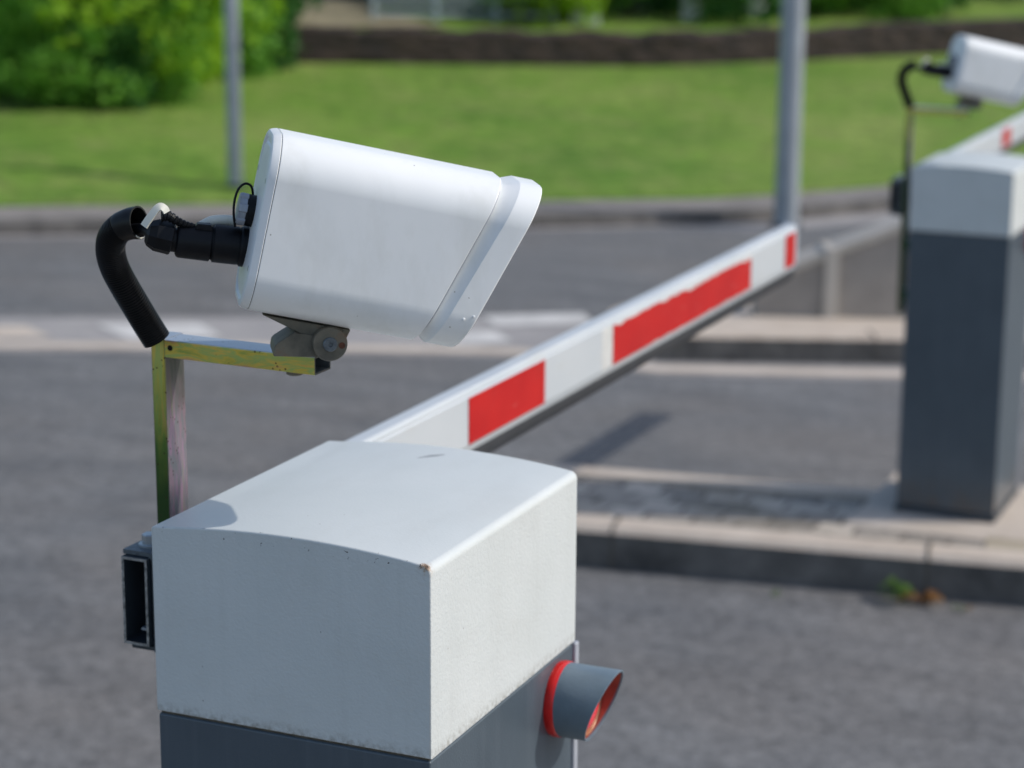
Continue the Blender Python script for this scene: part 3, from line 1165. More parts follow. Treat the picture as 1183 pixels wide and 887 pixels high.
def make_camera():
    r = root('security_camera', PIV.copy(), 'large white box camera tilted down above the foreground cabinet, in sharp focus', 'security camera', 'security cameras')
    c_t = (124.7 - 1.0) * MZ
    HH, HW, RC = 103.2 * MZ, 0.064, 0.044
    s_rear, s_seam = (-7 - 102.7) * MX, (3.6 - 102.7) * MX

    def slant(t):       # s of the slanted front edge at height t
        f = (t - (c_t - HH)) / (2 * HH)
        return (193.5 - 102.7 + (62.5) * f) * MX

    def ring(sfun, inset=0.0, rc=RC):
        return [hp(sfun(c_t + z), y, c_t + z) for y, z in section(HW - inset, HH - inset, max(rc - inset, 0.004), 12)]
    # housing
    bm = bmesh.new()
    s0 = s_seam + 0.0003
    loops = [ring(lambda t: s0 + 0.0012, 0.0016), ring(lambda t: s0, 0.0009), ring(lambda t: s0 + 0.0012, 0.0)]
    loops = [ring(lambda t: s0, 0.004), ring(lambda t: s0, 0.0005), ring(lambda t: s0 + 0.0006, 0.0)]
    for k in range(1, 10):
        loops.append(ring(lambda t, k=k: s0 + (slant(t) - 0.0015 - s0) * k / 10, 0.0))
    loops += [ring(lambda t: slant(t) - 0.0015, 0.0), ring(lambda t: slant(t) - 0.0003, 0.0006), ring(lambda t: slant(t), 0.0018), ring(lambda t: slant(t), 0.009)]
    loft(bm, loops, True, True)
    obj('housing', bm, M['white'], r, angle=30)
    # hood: chamfered band then full band, hollow front with a dark window
    bm = bmesh.new()
    lip = 0.0435
    loops = [ring(lambda t: slant(t) + 0.0018, 0.0100), ring(lambda t: slant(t) + 0.0018, 0.0076), ring(lambda t: slant(t) + 0.0165 + 0.003 * (t - c_t) / HH, 0.0003),
             ring(lambda t: slant(t) + 0.0173 + 0.003 * (t - c_t) / HH, 0.0), ring(lambda t: slant(t) + lip - 0.0012, 0.0), ring(lambda t: slant(t) + lip, 0.0008), ring(lambda t: slant(t) + lip, 0.0028),
             ring(lambda t: slant(t) + 0.022, 0.0032), ring(lambda t: slant(t) + 0.012, 0.010), ring(lambda t: slant(t) + 0.002, 0.012)]
    loft(bm, loops, True, True)
    hood = obj('hood', bm, M['white'], r, angle=30)
    bm = bmesh.new()
    loft(bm, [ring(lambda t: slant(t) + 0.0125, 0.0105), ring(lambda t: slant(t) + 0.0150, 0.0115)], True, True)
    obj('window', bm, M['glass'], hood)
    # black seal in the groove and in the rear seam
    bm = bmesh.new()
    loft(bm, [ring(lambda t: slant(t) - 0.001, 0.0068), ring(lambda t: slant(t) + 0.0022, 0.0068)], True, True)
    obj('gasket', bm, M['plug'], hood)
    bm = bmesh.new()
    loft(bm, [ring(lambda t: s_seam - 0.001, 0.0016), ring(lambda t: s0 + 0.001, 0.0016)], True, True)
    obj('seal', bm, M['seam'], r)
    # rear cap with recessed back
    bm = bmesh.new()
    sr = s_rear
    loops = [ring(lambda t: s_seam - 0.0006, 0.004), ring(lambda t: s_seam - 0.0003, 0.0005), ring(lambda t: s_seam - 0.0009, 0.0), ring(lambda t: sr + 0.004, 0.0012), ring(lambda t: sr + 0.0012, 0.0026), ring(lambda t: sr, 0.0052),
             ring(lambda t: sr, 0.0085), ring(lambda t: sr + 0.0022, 0.0105), ring(lambda t: sr + 0.0022, 0.014), ring(lambda t: sr + 0.0005, 0.016), ring(lambda t: sr - 0.0012, 0.030)]
    loft(bm, loops, True, True)
    rc = obj('rear_cap', bm, M['white'], r, angle=30)
    for y_, t_ in ((HW - 0.0115, 0.045), (-HW + 0.0115, 0.045), (HW - 0.0115, -0.045), (-HW + 0.0115, -0.045)):
        bm = bmesh.new()
        lathe(bm, hp(sr + 0.004, y_, c_t + t_), -AX, [(0, 0.0034), (0.0034, 0.0034), (0.0042, 0.0026)], 16)
        obj('screw', bm, M['bolt'], rc)
    # small rivets low on the hood
    for px, py in ((524.3, 354.5), (535.5, 351.5)):
        s, t = st(px, py)
        bm = bmesh.new()
        lathe(bm, hp(s, -HW + 0.001, t), -LY, [(0, 0.0017), (0.0014, 0.0015), (0.0018, 0.0009)], 12)
        obj('rivet', bm, M['white'], hood)
    # mount: upper wedge, lower foot, knuckle with bolt
    bm = bmesh.new()
    prism(bm, [pp(*p, -0.024) for p in [(302, 357.0), (402, 375.5), (396, 388), (370, 394), (350, 381.5)]], LY * 0.048, 0.0012)
    mt = obj('mount', bm, M['cast'], r, angle=30)
    bm = bmesh.new()
    prism(bm, [pp(*p, -0.027) for p in [(314.5, 400), (315.5, 393), (319, 389.5), (339, 376.5), (350, 381), (383, 384), (380, 407.5), (314.5, 405.5)]], LY * 0.046, 0.0014)
    obj('foot', bm, M['cast'], mt, angle=30)
    bm = bmesh.new()
    kc = pp(377.7, 390.0, 0)
    lathe(bm, kc, -LY, [(-0.032, 0.0168), (-0.030, 0.0182), (0.0315, 0.0182), (0.0332, 0.0172)], 44)
    kn = obj('knuckle', bm, M['cast'], mt, angle=30)
    bm = bmesh.new()
    lathe(bm, kc, -LY, [(0.0325, 0.0075), (0.0350, 0.0075), (0.0358, 0.0066), (0.0358, 0.0026), (0.0345, 0.0022)], 28)
    obj('bolt', bm, M['boltdark'], kn, angle=30)
    bm = bmesh.new()
    lathe(bm, pp(391.2, 391.5, 0), -LY, [(0.0322, 0.0036), (0.0336, 0.0034)], 18)
    obj('rust_plug', bm, simple('rust_spot', (0.10, 0.035, 0.018), 0.85, 0.4, 200), kn)
    # vent plug
    bm = bmesh.new()
    c = pp(294.5, 240, -0.006)
    ax = -AX
    lathe(bm, c, ax, [(-0.002, 0.0165), (0.008, 0.0165), (0.0095, 0.0150)], 30)
    vp = obj('vent_base', bm, M['black'], rc)
    bm = bmesh.new()
    seg = 72
    u, v = basis(ax)
    loops = []
    for s, rr, rib in ((0.0085, 0.0150, 0), (0.0090, 0.0170, 1), (0.0155, 0.0172, 1), (0.0175, 0.0160, 0), (0.0180, 0.0120, 0)):
        loops.append([c + ax * s + (u * math.cos(2 * math.pi * k / seg) + v * math.sin(2 * math.pi * k / seg)) * (rr * (1 - 0.14 * rib * (1 if (k // 6) % 2 else 0))) for k in range(seg)])
    loft(bm, loops, True, True)
    obj('vent_cap', bm, M['plug'], vp, angle=25)
    bm = bmesh.new()
    path = catmull([pp(271.5, 262, -0.012), pp(269.8, 246, -0.013), pp(271, 231, -0.012), pp(275.5, 218.5, -0.010), pp(283, 213, -0.006), pp(290, 216.5, -0.002), pp(292.3, 227, 0.002), pp(292.5, 240, 0.004)], 48)
    rings(bm, path, [0.0013] * len(path), 10)
    bmesh.ops.translate(bm, verts=bm.verts[:], vec=BZ * 0.0045)
    obj('retainer_cord', bm, M['black'], vp)
    # cable gland
    d = (pp(190, 270) - pp(281, 285)).normalized()

    def seg_l(name, a, b, prof, mat, par, sides=32, ang=30):
        bm = bmesh.new()
        A, B = pp(*a, 0.004), pp(*b, 0.004)
        dd = B - A
        ln = dd.length
        lathe(bm, A, dd, [(f * ln, q) for f, q in prof], sides)
        return obj(name, bm, mat, par, angle=ang)
    gl = seg_l('gland_flange', (289, 283.5), (278, 282), [(0, 0.021), (0.8, 0.021), (1.0, 0.0195)], M['black'], rc)
    seg_l('gland_body', (279, 282), (246, 278.3), [(0, 0.0185), (0.10, 0.0198), (0.90, 0.0198), (0.93, 0.0182), (1, 0.0165)], M['black'], gl)
    gl2 = seg_l('coupling', (247, 280.2), (207.5, 275.3), [(0, 0.0150), (0.04, 0.0178), (0.9, 0.0176), (0.96, 0.0165), (1, 0.0140)], M['black'], rc)
    seg_l('coupling_ring', (208, 275.4), (202, 274.4), [(0, 0.0125), (1, 0.0125)], M['black'], gl2)
    seg_l('gland_nut', (204, 273.6), (174.5, 266.6), [(0, 0.0160), (0.05, 0.0174), (0.62, 0.0168), (0.9, 0.0130), (1, 0.0088)], M['black'], gl2, 8, 20)
    bm = bmesh.new()
    prism(bm, [pp(*p, -0.006) for p in [(227.5, 261), (231, 254.5), (246.5, 256), (248.5, 264)]], LY * 0.014, 0.001)
    obj('latch', bm, M['black'], gl2, angle=30)
    # spring strain relief on the thin side cable
    bm = bmesh.new()
    path = catmull([pp(191, 246, -0.004), pp(199, 246, -0.004), pp(208, 251.5, -0.004), pp(218, 256, -0.002), pp(228, 258.5, 0.0)], 72)
    rad = []
    for i in range(len(path)):
        q = i / (len(path) - 1)
        rad.append((0.0066 - 0.0036 * q) * (1.0 if (i % 8) < 5 else 0.80))
    rings(bm, path, rad, 14)
    obj('strain_relief', bm, M['black'], gl2, angle=20)
    # pale plug lying behind the gland
    bm = bmesh.new()
    path = [pp(*p, 0.022) for p in [(230, 263), (240, 259), (252, 256), (266, 255.5), (276, 257.5)]]
    path = catmull(path, 20)
    rings(bm, path, [0.0022 + 0.0035 * min(1, i / 8) for i in range(len(path))], 14)
    obj('spare_plug', bm, M['strap'], rc)
    # ivory strap
    bm = bmesh.new()
    c1 = [(172, 257.5), (176.5, 250.5), (182, 242.8), (187, 236.6), (191, 234.8), (195, 237.5), (197, 241.5)]
    path = catmull([pp(*p, -0.007) for p in c1], 30)
    n_ = len(path)
    vs = []
    for i in range(n_):
        t = (path[min(i + 1, n_ - 1)] - path[max(i - 1, 0)]).normalized()
        nn = t.cross(LY).normalized()
        wv, th = 0.0039, 0.0011
        wdir = (LY * 0.55 + nn * 0.83).normalized()
        tdir = t.cross(wdir).normalized()
        vs.append([path[i] + wdir * wv + tdir * th, path[i] - wdir * wv + tdir * th, path[i] - wdir * wv - tdir * th, path[i] + wdir * wv - tdir * th])
    loft(bm, vs, True, True)
    obj('strap', bm, M['strap'], gl2, angle=40)
    return r


# ------------------------------------------------------------------ CONDUIT
def make_conduit():
    pts = [((161, 257), 0.006), ((150, 258.5), 0.006), ((138, 264), 0.006), ((129.5, 275), 0.008), ((127.8, 291), 0.016), ((133, 310), 0.028), ((144, 331), 0.040), ((157, 353), 0.052), ((169, 373), 0.062), ((181, 392), 0.070)]
    P = [at(px, py, Y) for (px, py), Y in pts]
    r = root('cable_conduit', P[-1].copy(), 'black corrugated conduit curving from the yellow bracket up behind the large white camera', 'cable conduit', 'cable conduits')
    N = 360
    path = catmull(P, N)
    rad = []
    for i in range(N + 1):
        q = i / N
        if q < 0.20:
            rad.append(0.0158 + 0.0016 * (1 - q / 0.20))
        else:
            rad.append(0.0156 if (i % 5) < 3 else 0.0144)
    bm = bmesh.new()
    lp = rings(bm, path, rad, 28, False, False)
    # inner wall of the open top end
    inner = []
    for j, i in enumerate((0, 6, 20, 40)):
        inner.append([bm.verts.new(path[i] + (v.co - path[i]) * (0.90 if j < 2 else 0.84)) for v in lp[i]])
    n = 28
    for k in range(n):
        bm.faces.new((lp[0][k], inner[0][k], inner[0][(k + 1) % n], lp[0][(k + 1) % n]))
    for a, b in zip(inner[:-1], inner[1:]):
        for k in range(n):
            bm.faces.new((a[k], b[k], b[(k + 1) % n], a[(k + 1) % n]))
    bm.faces.new(lp[-1])
    obj('hose', bm, M['rubber'], r, angle=40)
    # pale cut rim at the mouth, lower half only
    bm = bmesh.new()
    t = (path[0] - path[4]).normalized()
    c = path[0]
    rim = []
    u, v = basis(t)
    up = UP - t * UP.dot(t)
    up.normalize()
    sd = t.cross(up)
    ang = [R_(150 + 130 * i / 24) for i in range(25)]
    pth = [c + t * 0.0004 + (sd * math.sin(a_) + up * math.cos(a_)) * 0.0162 for a_ in ang]
    rings(bm, pth, [0.0008] * len(pth), 8)
    obj('cut_rim', bm, M['strap'], r)
    # cable between mouth and gland
    bm = bmesh.new()
    cp = catmull([at(140, 266, 0.008), at(153, 264.5, 0.004), at(166, 264.2, 0.0), pp(180, 268, 0.004)], 20)
    rings(bm, cp, [0.0056] * len(cp), 16)
    obj('cable', bm, M['black'], r)
    return r


# ------------------------------------------------------------------ place the near set and copy it to the far lane
near_cab = make_cabinet()
near_post = make_post()
near_cam = make_camera()
near_hose = make_conduit()
near_arm = make_arm(Vector((0, 0, 0)), 2.60, [(0.917, 1.203, 0), (1.502, 2.273, 0.0022), (2.512, 2.585, 0)], 'long white barrier arm with red stripes running from the foreground cabinet')
FAR = Vector((-0.393, 5.0893, -0.2480))
for src, lab in ((near_cab, 'blurred slate barrier cabinet with pale cover on the stone island at right'),
                 (near_post, 'blurred thin tube bracket beside the cabinet across the lane, carrying the blurred camera'),
                 (near_cam, 'blurred white box camera above the cabinet across the lane, at the right edge'),
                 (near_hose, 'blurred black conduit behind the camera at the right edge of the photo')):
    c = copy_tree(src, None, FAR)
    c['label'] = lab
make_arm(FAR, 2.38, [(1.74, 1.90, 0)], 'blurred white barrier arm with a small red patch behind the cabinet across the lane')

# plinth under the far cabinet
bm = bmesh.new()
zt = CAB.z + FAR.z
box(bm, FAR.x - 0.45, FAR.x + 0.16, FAR.y - 0.20, FAR.y + 0.50, zt - 0.06, zt - 0.001, 0.006)
tag(obj('plinth', bm, M['pale']), 'pale concrete slab on the stone island under the blurred slate cabinet', 'plinth', 'cabinet plinths')
bm = bmesh.new()
zt = CAB.z
box(bm, -0.45, 0.12, -0.14, 0.52, zt - 0.10, zt - 0.001, 0.006)
tag(obj('plinth', bm, M['pale']), 'pale concrete slab under the sharp foreground cabinet', 'plinth', 'cabinet plinths')


# ------------------------------------------------------------------ concrete wall on the median
def make_wall():
    a = hit(872, 362, isl2_z)
    b = hit(1045, 366, isl2_z)
    d = (b - a)
    d.z = 0
    d.normalize()
    nrm = Vector((-d.y, d.x, 0))          # away from the viewer
    r = root('concrete_wall', a, 'low concrete wall with sloping coping beyond the tip of the long striped arm', 'wall')
    zA = lambda p: road_z(p.x, p.y) + IH - 0.03
    ln = (b - a).length + 0.35
    hgt = lambda q: 0.17 + 0.20 * q
    bm = bmesh.new()
    pts = [a + Vector((0, 0, -0.03)), a + d * ln + Vector((0, 0, -0.03)), a + d * ln + Vector((0, 0, 0.40)), a + Vector((0, 0, 0.16))]
    q = []
    for i, p in enumerate(pts):
        base = zA(p)
        q.append(Vector((p.x, p.y, base if i < 2 else base + 0.03 + (0.62 if i == 2 else 0.15))))
    prism(bm, q, nrm * 0.18, 0.004)
    obj('panel', bm, M['concrete'], r)
    bm = bmesh.new()
    lo = [q[3] + Vector((0, 0, 0.0015)) - nrm * 0.02, q[2] + Vector((0, 0, 0.0015)) - nrm * 0.02, q[2] + Vector((0, 0, 0.047)) - nrm * 0.02, q[3] + Vector((0, 0, 0.047)) - nrm * 0.02]
    prism(bm, lo, nrm * 0.22, 0.005)
    obj('coping', bm, M['coping'], r)
    # pilaster
    w = (hit(958, 364, isl2_z) - a).dot(d)
    p = a + d * w
    hz = 0.03 + 0.15 + (0.62 - 0.15) * w / ln
    bm = bmesh.new()
    c = [p - d * 0.035 - nrm * 0.03, p + d * 0.035 - nrm * 0.03]
    zb = zA(p)
    poly = [Vector((c[0].x, c[0].y, zb)), Vector((c[1].x, c[1].y, zb)), Vector((c[1].x, c[1].y, zb + hz + 0.052)), Vector((c[0].x, c[0].y, zb + hz + 0.048))]
    prism(bm, poly, nrm * 0.24, 0.004)
    obj('pilaster', bm, M['coping'], r)


make_wall()


# ------------------------------------------------------------------ poles
def pole(base, rad, h, label, sides=8):
    r = root('lamp_post', base, label, 'lamp post', 'lamp posts')
    bm = bmesh.new()
    lathe(bm, base - Vector((0, 0, 0.2)), Vector((0, 0, 1)), [(0, rad), (h * 0.5, rad * 0.95), (h, rad * 0.75)], sides)
    obj('shaft', bm, M['steel'], r, angle=60)
    bm = bmesh.new()
    lathe(bm, base, Vector((0, 0, 1)), [(0, rad * 1.35), (0.02, rad * 1.35), (0.03, rad * 1.1)], 16)
    obj('base_collar', bm, M['steel_dark'], r)
    bm = bmesh.new()
    top = base + Vector((0, 0, h - 0.2))
    rings(bm, [top, top + Vector((0, 0, 0.3)), top + VR * -0.5 + Vector((0, 0, 0.45)), top + VR * -0.9 + Vector((0, 0, 0.48))], [0.03, 0.03, 0.03, 0.03], 10)
    box(bm, -1.4, -0.85, -0.09, 0.09, 0.44, 0.52, 0.02, 2, Matrix.Translation(top) @ Matrix.Rotation(math.atan2(VR.y, VR.x), 4, 'Z'))
    obj('luminaire', bm, M['plug'], r)


pb = hit(907.5, 262, road_z)
dpt = (pb - CAM).dot(FW)
pole(pb, 14.2 / FPX * dpt, 5.0, 'galvanised grey post rising behind the tip of the long striped arm', 20)
pb = hit(272, 216, lawn_z)
dpt = (pb - CAM).dot(FW)
pole(pb, 8.6 / FPX * dpt, 5.5, 'slim grey post on the lawn before the dark bushes, left of the white camera', 20)


# ------------------------------------------------------------------ low dark wall behind the lawn
wl = []
bm = bmesh.new()
r = None
pts = [p + VD * WALL_W + Vector((0, 0, lawn_rise(WALL_W))) for p in KF[2:-1]]
start = hit(335, 72, lawn_z)
sr_ = (start - CAM).dot(VR)
pts = [p for p in pts if (p - CAM).dot(VR) > sr_]
rows = []
for i, p in enumerate(pts):
    h = 0.37 + 0.018 * math.sin(i * 0.9) + 0.012 * math.sin(i * 2.3)
    rows.append([bm.verts.new(p + VD * w + Vector((0, 0, z))) for w, z in ((0, -0.2), (0.0, h - 0.03), (0.05, h), (0.34, h), (0.36, -0.2))])
for a, b in zip(rows[:-1], rows[1:]):
    for k in range(4):
        bm.faces.new((a[k], b[k], b[k + 1], a[k + 1]))
bm.faces.new(rows[0]); bm.faces.new(rows[-1][::-1])
tag(obj('retaining_wall', bm, M['wall'], smooth=False), 'long low dark brown stone wall along the back of the lawn', 'wall')


# ------------------------------------------------------------------ vegetation
def leaf_mesh(lobes, n, size, seed):
    """lobes: (centre, radii); leaves are diamond faces scattered through the lobes' volume, thicker near the surface"""
    n, size = int(n * 2.0), size * 0.66
    g = np.random.default_rng(seed)
    vol = np.array([l[1][0] * l[1][1] * l[1][2] for l in lobes]) ** 0.75
    vol /= vol.sum()
    idx = g.choice(len(lobes), n, p=vol)
    C_ = np.array([tuple(l[0]) for l in lobes])[idx]
    Rr = np.array([l[1] for l in lobes])[idx]
    d = g.normal(size=(n, 3)); d /= np.linalg.norm(d, axis=1, keepdims=True)
    rad = g.random(n) ** 0.33
    rad = 0.55 * rad + 0.45 * (0.75 + 0.30 * g.random(n))
    # clumping: snap to clump centres
    nc = max(20, n // 28)
    P = C_ + d * Rr * rad[:, None]
    cl = P[g.choice(n, nc)]
    pick = g.integers(0, nc, n)
    mask = g.random(n) < 0.62
    P[mask] = cl[pick[mask]] + g.normal(size=(mask.sum(), 3)) * size * 1.4
    a = g.normal(size=(n, 3)); a[:, 2] *= 0.6; a /= np.linalg.norm(a, axis=1, keepdims=True)
    b = g.normal(size=(n, 3)); b -= a * (a * b).sum(1, keepdims=True); b /= np.linalg.norm(b, axis=1, keepdims=True)
    s = size * (0.6 + 0.8 * g.random(n))[:, None]
    V = np.stack([P - a * s, P + b * s * 0.55, P + a * s, P - b * s * 0.55], axis=1).reshape(-1, 3)
    F = np.arange(n * 4).reshape(-1, 4)
    me = bpy.data.meshes.new('foliage')
    me.from_pydata(V.tolist(), [], F.tolist())
    me.update()
    return me


def plant(name, base, lobes, n, size, mat, seed, label, cat, group, trunk_h=None, trunk_r=0.06):
    r = root(name, base, label, cat, group)
    link_mesh('crown', leaf_mesh(lobes, n, size, seed), mat, r, smooth=False)
    bm = bmesh.new()
    th = trunk_h or 0.6
    g = random.Random(seed)
    top = base + Vector((g.uniform(-.1, .1), g.uniform(-.1, .1), th))
    rings(bm, [base - Vector((0, 0, 0.2)), base.lerp(top, 0.5), top], [trunk_r, trunk_r * 0.8, trunk_r * 0.5], 10)
    for l, rad in lobes[:6]:
        c = Vector(l)
        rings(bm, [base.lerp(top, 0.6), (base.lerp(top, 0.6) + c) / 2 + Vector((0, 0, 0.1)), c], [trunk_r * 0.55, trunk_r * 0.35, trunk_r * 0.12], 8)
    obj('trunk', bm, M['bark'], r)
    return r


def ball_lobes(base, w, h, depth, k, seed, low=0.1, taper=0.0):
    g = random.Random(seed)
    out = []
    for i in range(k):
        q = (i + 0.5) / k
        z = low + (h - low) * (0.12 + 0.80 * q)
        sc = 1 - taper * q
        ang = i * 2.4 + g.uniform(-.5, .5)
        rr = 0.5 * sc * (0.3 + 0.6 * g.random())
        c = base + VR * (math.cos(ang) * w * rr) + VD * (math.sin(ang) * depth * rr) + Vector((0, 0, z))
        s = (0.30 + 0.16 * g.random()) * sc
        out.append((c, (w * s, depth * s, h * (0.20 + 0.10 * g.random()))))
    return out


def veg(name, px, py, w, h, depth, k, n, size, mat, seed, label, cat, group, taper=0.0, low=0.05, push=0.0, trunk_h=None):
    b = hit(px, py, lawn_z) + VD * push
    b.z = lawn_z(b.x, b.y)
    return plant(name, b, ball_lobes(b, w, h, depth, k, seed, low, taper), n, size, mat, seed, label, cat, group, trunk_h)


GB = 'bushes and trees at the left of the lawn'
veg('broadleaf_tree', 40, 112, 3.2, 3.4, 2.2, 12, 9000, 0.085, M['hedge1'], 11, 'fresh yellow green tree overhanging the far left corner of the lawn', 'tree', GB, 0.0, 0.42, 0.5, 1.2)
veg('shrub', 15, 126, 1.6, 0.95, 1.1, 8, 4500, 0.06, M['hedge2'], 12, 'low mid green shrub at the left edge under the yellow green tree', 'shrub', GB, 0.2, 0.0, 0.5)
veg('shrub', 78, 128, 1.0, 0.85, 0.9, 8, 3500, 0.055, M['hedge3'], 13, 'dark shrub second from the left edge, beside the hollow under the tree', 'shrub', GB, 0.2, 0.0, 0.55)
veg('shrub', 128, 118, 1.2, 2.6, 1.2, 11, 6500, 0.075, M['hedge2'], 14, 'tall mid green shrub right of the yellow green tree', 'shrub', GB, 0.25, 0.0, 0.6)
veg('shrub', 182, 108, 1.15, 2.9, 1.2, 11, 6500, 0.075, M['hedge1'], 15, 'tall bright green shrub midway between the tree and the slim post', 'shrub', GB, 0.25, 0.0, 0.7)
veg('shrub', 232, 96, 1.05, 3.0, 1.2, 11, 6500, 0.075, M['hedge2'], 16, 'tall shrub directly left of the slim grey post', 'shrub', GB, 0.25, 0.0, 0.7)
veg('conifer', 272, 86, 0.72, 3.4, 0.8, 12, 8000, 0.07, M['hedge3'], 17, 'dark green conifer right of the slim post, rightmost of the left group', 'tree', GB, 0.35, 0.0, 0.6)
veg('conifer', 195, 90, 1.5, 3.6, 1.2, 12, 8000, 0.08, M['hedge3'], 18, 'dark conifer mass behind the tall bright shrubs', 'tree', GB, 0.2, 0.0, 2.2)
veg('conifer', 70, 92, 3.4, 3.0, 1.2, 12, 9000, 0.085, M['hedge3'], 19, 'dark conifer mass behind the yellow green tree in the far left corner', 'tree', GB, 0.1, 0.0, 2.6)

GF = 'bushes beyond the low dark wall'


def veg_b(px, py, push, *a, **k):
    return veg(*a, **k)


back_list = [
    # px, base py, push, width, height, kind, material, label
    (500, 30, 1.6, 2.6, 1.6, 'hedge4', 'bluish green shrub behind the pale railing, left of centre'),
    (590, 30, 0.9, 2.2, 1.1, 'hedge1', 'bright yellow green shrub beyond the wall, above the white camera hood'),
    (655, 30, 1.2, 2.0, 1.4, 'hedge2', 'mid green shrub beyond the wall, right of the bright one'),
    (735, 30, 1.0, 3.0, 2.0, 'hedge3', 'very dark broad shrub beyond the wall, left of the pale stones'),
    (810, 30, 1.9, 2.6, 1.8, 'hedge2', 'mid green shrub behind the two pale stones'),
    (875, 30, 1.6, 2.0, 1.5, 'hedge3', 'dark shrub just left of the thick grey post'),
    (965, 30, 1.0, 2.4, 1.6, 'hedge2', 'mid green shrub just right of the thick grey post'),
    (1035, 30, 1.4, 2.0, 1.9, 'hedge3', 'dark shrub left of the pale grassy bank at the right'),
    (1110, 8, 1.6, 4.0, 2.2, 'hedge3', 'dark shrub mass on top of the grassy bank at the right edge'),
    (430, 6, 1.5, 3.0, 2.0, 'hedge3', 'dark shrub at the top of the bare path'),
]
for i, (px, py, push, w, h, mt, lab) in enumerate(back_list):
    veg('shrub', px, py, w, h, 1.4, 9, 5000, 0.085, M[mt], 40 + i, lab, 'shrub', GF, 0.15, 0.0, push)

# beige path climbing beyond the wall, drawn on the lawn surface
bm = bmesh.new()
LP = [hit(px, py, lawn_z) for px, py in [(340, 33), (345, 15), (350, -20), (368, -60)]]
RP = [hit(px, py, lawn_z) for px, py in [(520, 33), (440, 15), (415, -20), (400, -60)]]
Lc, Rc = catmull(LP, 16), catmull(RP, 16)
rows = []
for a, b in zip(Lc, Rc):
    row = []
    for k in range(7):
        p = a.lerp(b, k / 6)
        row.append(bm.verts.new((p.x, p.y, lawn_z(p.x, p.y) + 0.03)))
    rows.append(row)
for a, b in zip(rows[:-1], rows[1:]):
    for k in range(6):
        bm.faces.new((a[k], a[k + 1], b[k + 1], b[k]))
tag(obj('path', bm, M['path']), kind='structure')


# pale railing beyond the wall
def railing():
    a = hit(428, 30, lawn_z) + VD * 0.35
    b = hit(640, 30, lawn_z) + VD * 0.25
    a.z, b.z = lawn_z(a.x, a.y), lawn_z(b.x, b.y)
    r = root('railing', a, 'pale bluish tube railing with horizontal rails beyond the low dark wall', 'railing')
    for f in (0, 0.34, 0.67, 1.0):
        p = a.lerp(b, f)
        bm = bmesh.new()
        rings(bm, [p - Vector((0, 0, 0.2)), p + Vector((0, 0, 0.95))], [0.035, 0.035], 10)
        obj('post', bm, M['rail'], r)
    for z in (0.08, 0.22, 0.55, 0.9):
        bm = bmesh.new()
        rings(bm, [a + Vector((0, 0, z)), b + Vector((0, 0, z))], [0.028, 0.028], 10)
        obj('rail', bm, M['rail'], r)


railing()


def stone(px, py, w, h, push, label):
    b = hit(px, py, lawn_z) + VD * push
    b.z = lawn_z(b.x, b.y)
    bm = bmesh.new()
    rot = Matrix.Translation(b) @ Matrix.Rotation(0.4, 4, 'Z')
    box(bm, -w / 2, w / 2, -0.1, 0.1, -0.1, h, 0.03, 2, rot)
    box(bm, -w * 0.35, w * 0.35, -0.08, 0.08, h - 0.01, h + 0.12, 0.03, 2, rot)
    tag(obj('stone_slab', bm, M['bench'], smooth=True), label, 'stone', 'pale stones beyond the wall')


stone(800, 28, 0.22, 0.62, 0.35, 'pale upright stone beyond the wall, left one of the two near the thick post')
stone(876, 26, 0.20, 0.55, 0.35, 'pale upright stone beyond the wall, just left of the thick grey post')
stone(676, 29, 0.34, 0.16, 0.2, 'low pale stone beyond the wall, above the gap between camera and thick post')


# weeds in the gutter of the far lane kerb
def weed(px, py, h, n, seed, label, dry=0.3):
    b = hit(px, py, road_z)
    r = root('weed', b, label, 'weed', 'weeds along the kerb foot')
    g = random.Random(seed)
    for part, mat, cnt in (('leaves', M['weed'], n), ('dry_leaves', M['dry'], int(n * dry))):
        bm = bmesh.new()
        for i in range(cnt):
            a = g.uniform(0, 6.28)
            ln = h * g.uniform(0.5, 1.1)
            o = b + Vector((g.uniform(-h, h) * 0.5, g.uniform(-h, h) * 0.25, 0.002)) + (VR * h * 0.9 if part != 'leaves' else Vector())
            out = Vector((math.cos(a), math.sin(a), 0))
            sd = Vector((-out.y, out.x, 0)) * ln * 0.16
            z1 = ln * (0.8 if part == 'leaves' else 0.35)
            m = o + out * ln * 0.35 + Vector((0, 0, z1))
            t = o + out * ln * 0.8 + Vector((0, 0, z1 * 0.8))
            v = [bm.verts.new(q) for q in (o, m - sd, t, m + sd)]
            bm.faces.new(v)
        obj(part, bm, mat, r, smooth=False)


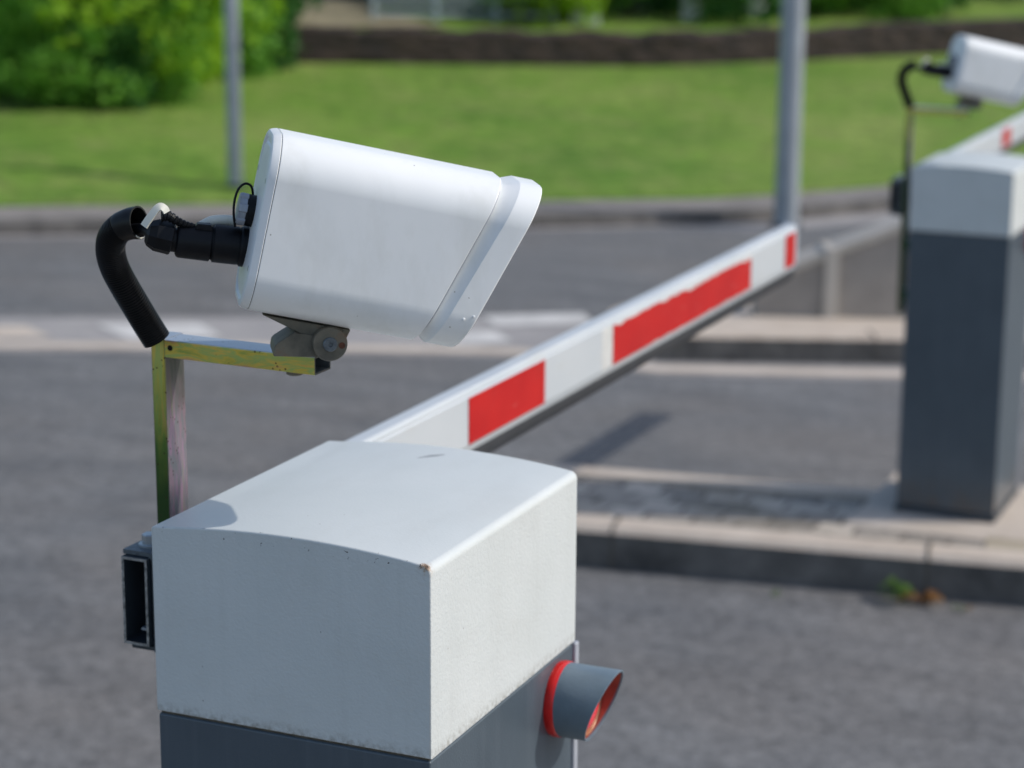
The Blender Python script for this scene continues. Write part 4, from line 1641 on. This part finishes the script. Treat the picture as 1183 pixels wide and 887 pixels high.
weed(1036, 696, 0.085, 14, 3, 'small green weed with dry brown leaves at the joint of the far lane kerb', 1.6)
weed(894, 690, 0.03, 8, 4, 'tiny pale weed sprout at the kerb foot, left of the larger weed', 0.0)
weed(1108, 707, 0.028, 8, 5, 'tiny weed sprout at the kerb foot, right of the larger weed', 0.3)

# ------------------------------------------------------------------ light, world, camera
S = Vector((1.12, 0.45, 1.0)).normalized()
el = math.asin(S.z)
w = bpy.data.worlds.new('World')
scene.world = w
w.use_nodes = True
nt = w.node_tree
sky = nt.nodes.new('ShaderNodeTexSky')
sky.sky_type = 'NISHITA'
sky.sun_disc = False
sky.dust_density = 1.4
sky.air_density = 1.0
sky.sun_elevation = el
sky.sun_rotation = math.atan2(S.x, S.y)
bg = nt.nodes['Background']
bg.inputs['Strength'].default_value = 0.15
nt.links.new(sky.outputs['Color'], bg.inputs['Color'])
sl = bpy.data.lights.new('Sun', 'SUN')
sl.energy = 2.7
sl.angle = R_(0.53)
sl.color = (1.0, 0.955, 0.89)
so = bpy.data.objects.new('Sun', sl)
COL.objects.link(so)
so.rotation_euler = S.to_track_quat('Z', 'Y').to_euler()
so.location = (5, 2, 8)

cd = bpy.data.cameras.new('Camera')
cd.sensor_width = 36
cd.lens = FPX / 1183 * 36
cd.clip_start = 0.05
cd.clip_end = 1000
cd.dof.use_dof = True
cd.dof.focus_distance = (PIV - CAM).dot(FW) - 0.13
cd.dof.aperture_fstop = 4.9
co = bpy.data.objects.new('Camera', cd)
COL.objects.link(co)
co.matrix_world = Matrix(((RT.x, UP.x, -FW.x, CAM.x), (RT.y, UP.y, -FW.y, CAM.y), (RT.z, UP.z, -FW.z, CAM.z), (0, 0, 0, 1)))
scene.camera = co

scene.view_settings.view_transform = 'Standard'
scene.view_settings.look = 'None'
scene.view_settings.exposure = 0.1
scene.view_settings.gamma = 1.0
scene.view_settings.use_curve_mapping = False
scene.render.engine = 'CYCLES'
scene.cycles.use_denoising = True
scene.cycles.max_bounces = 6
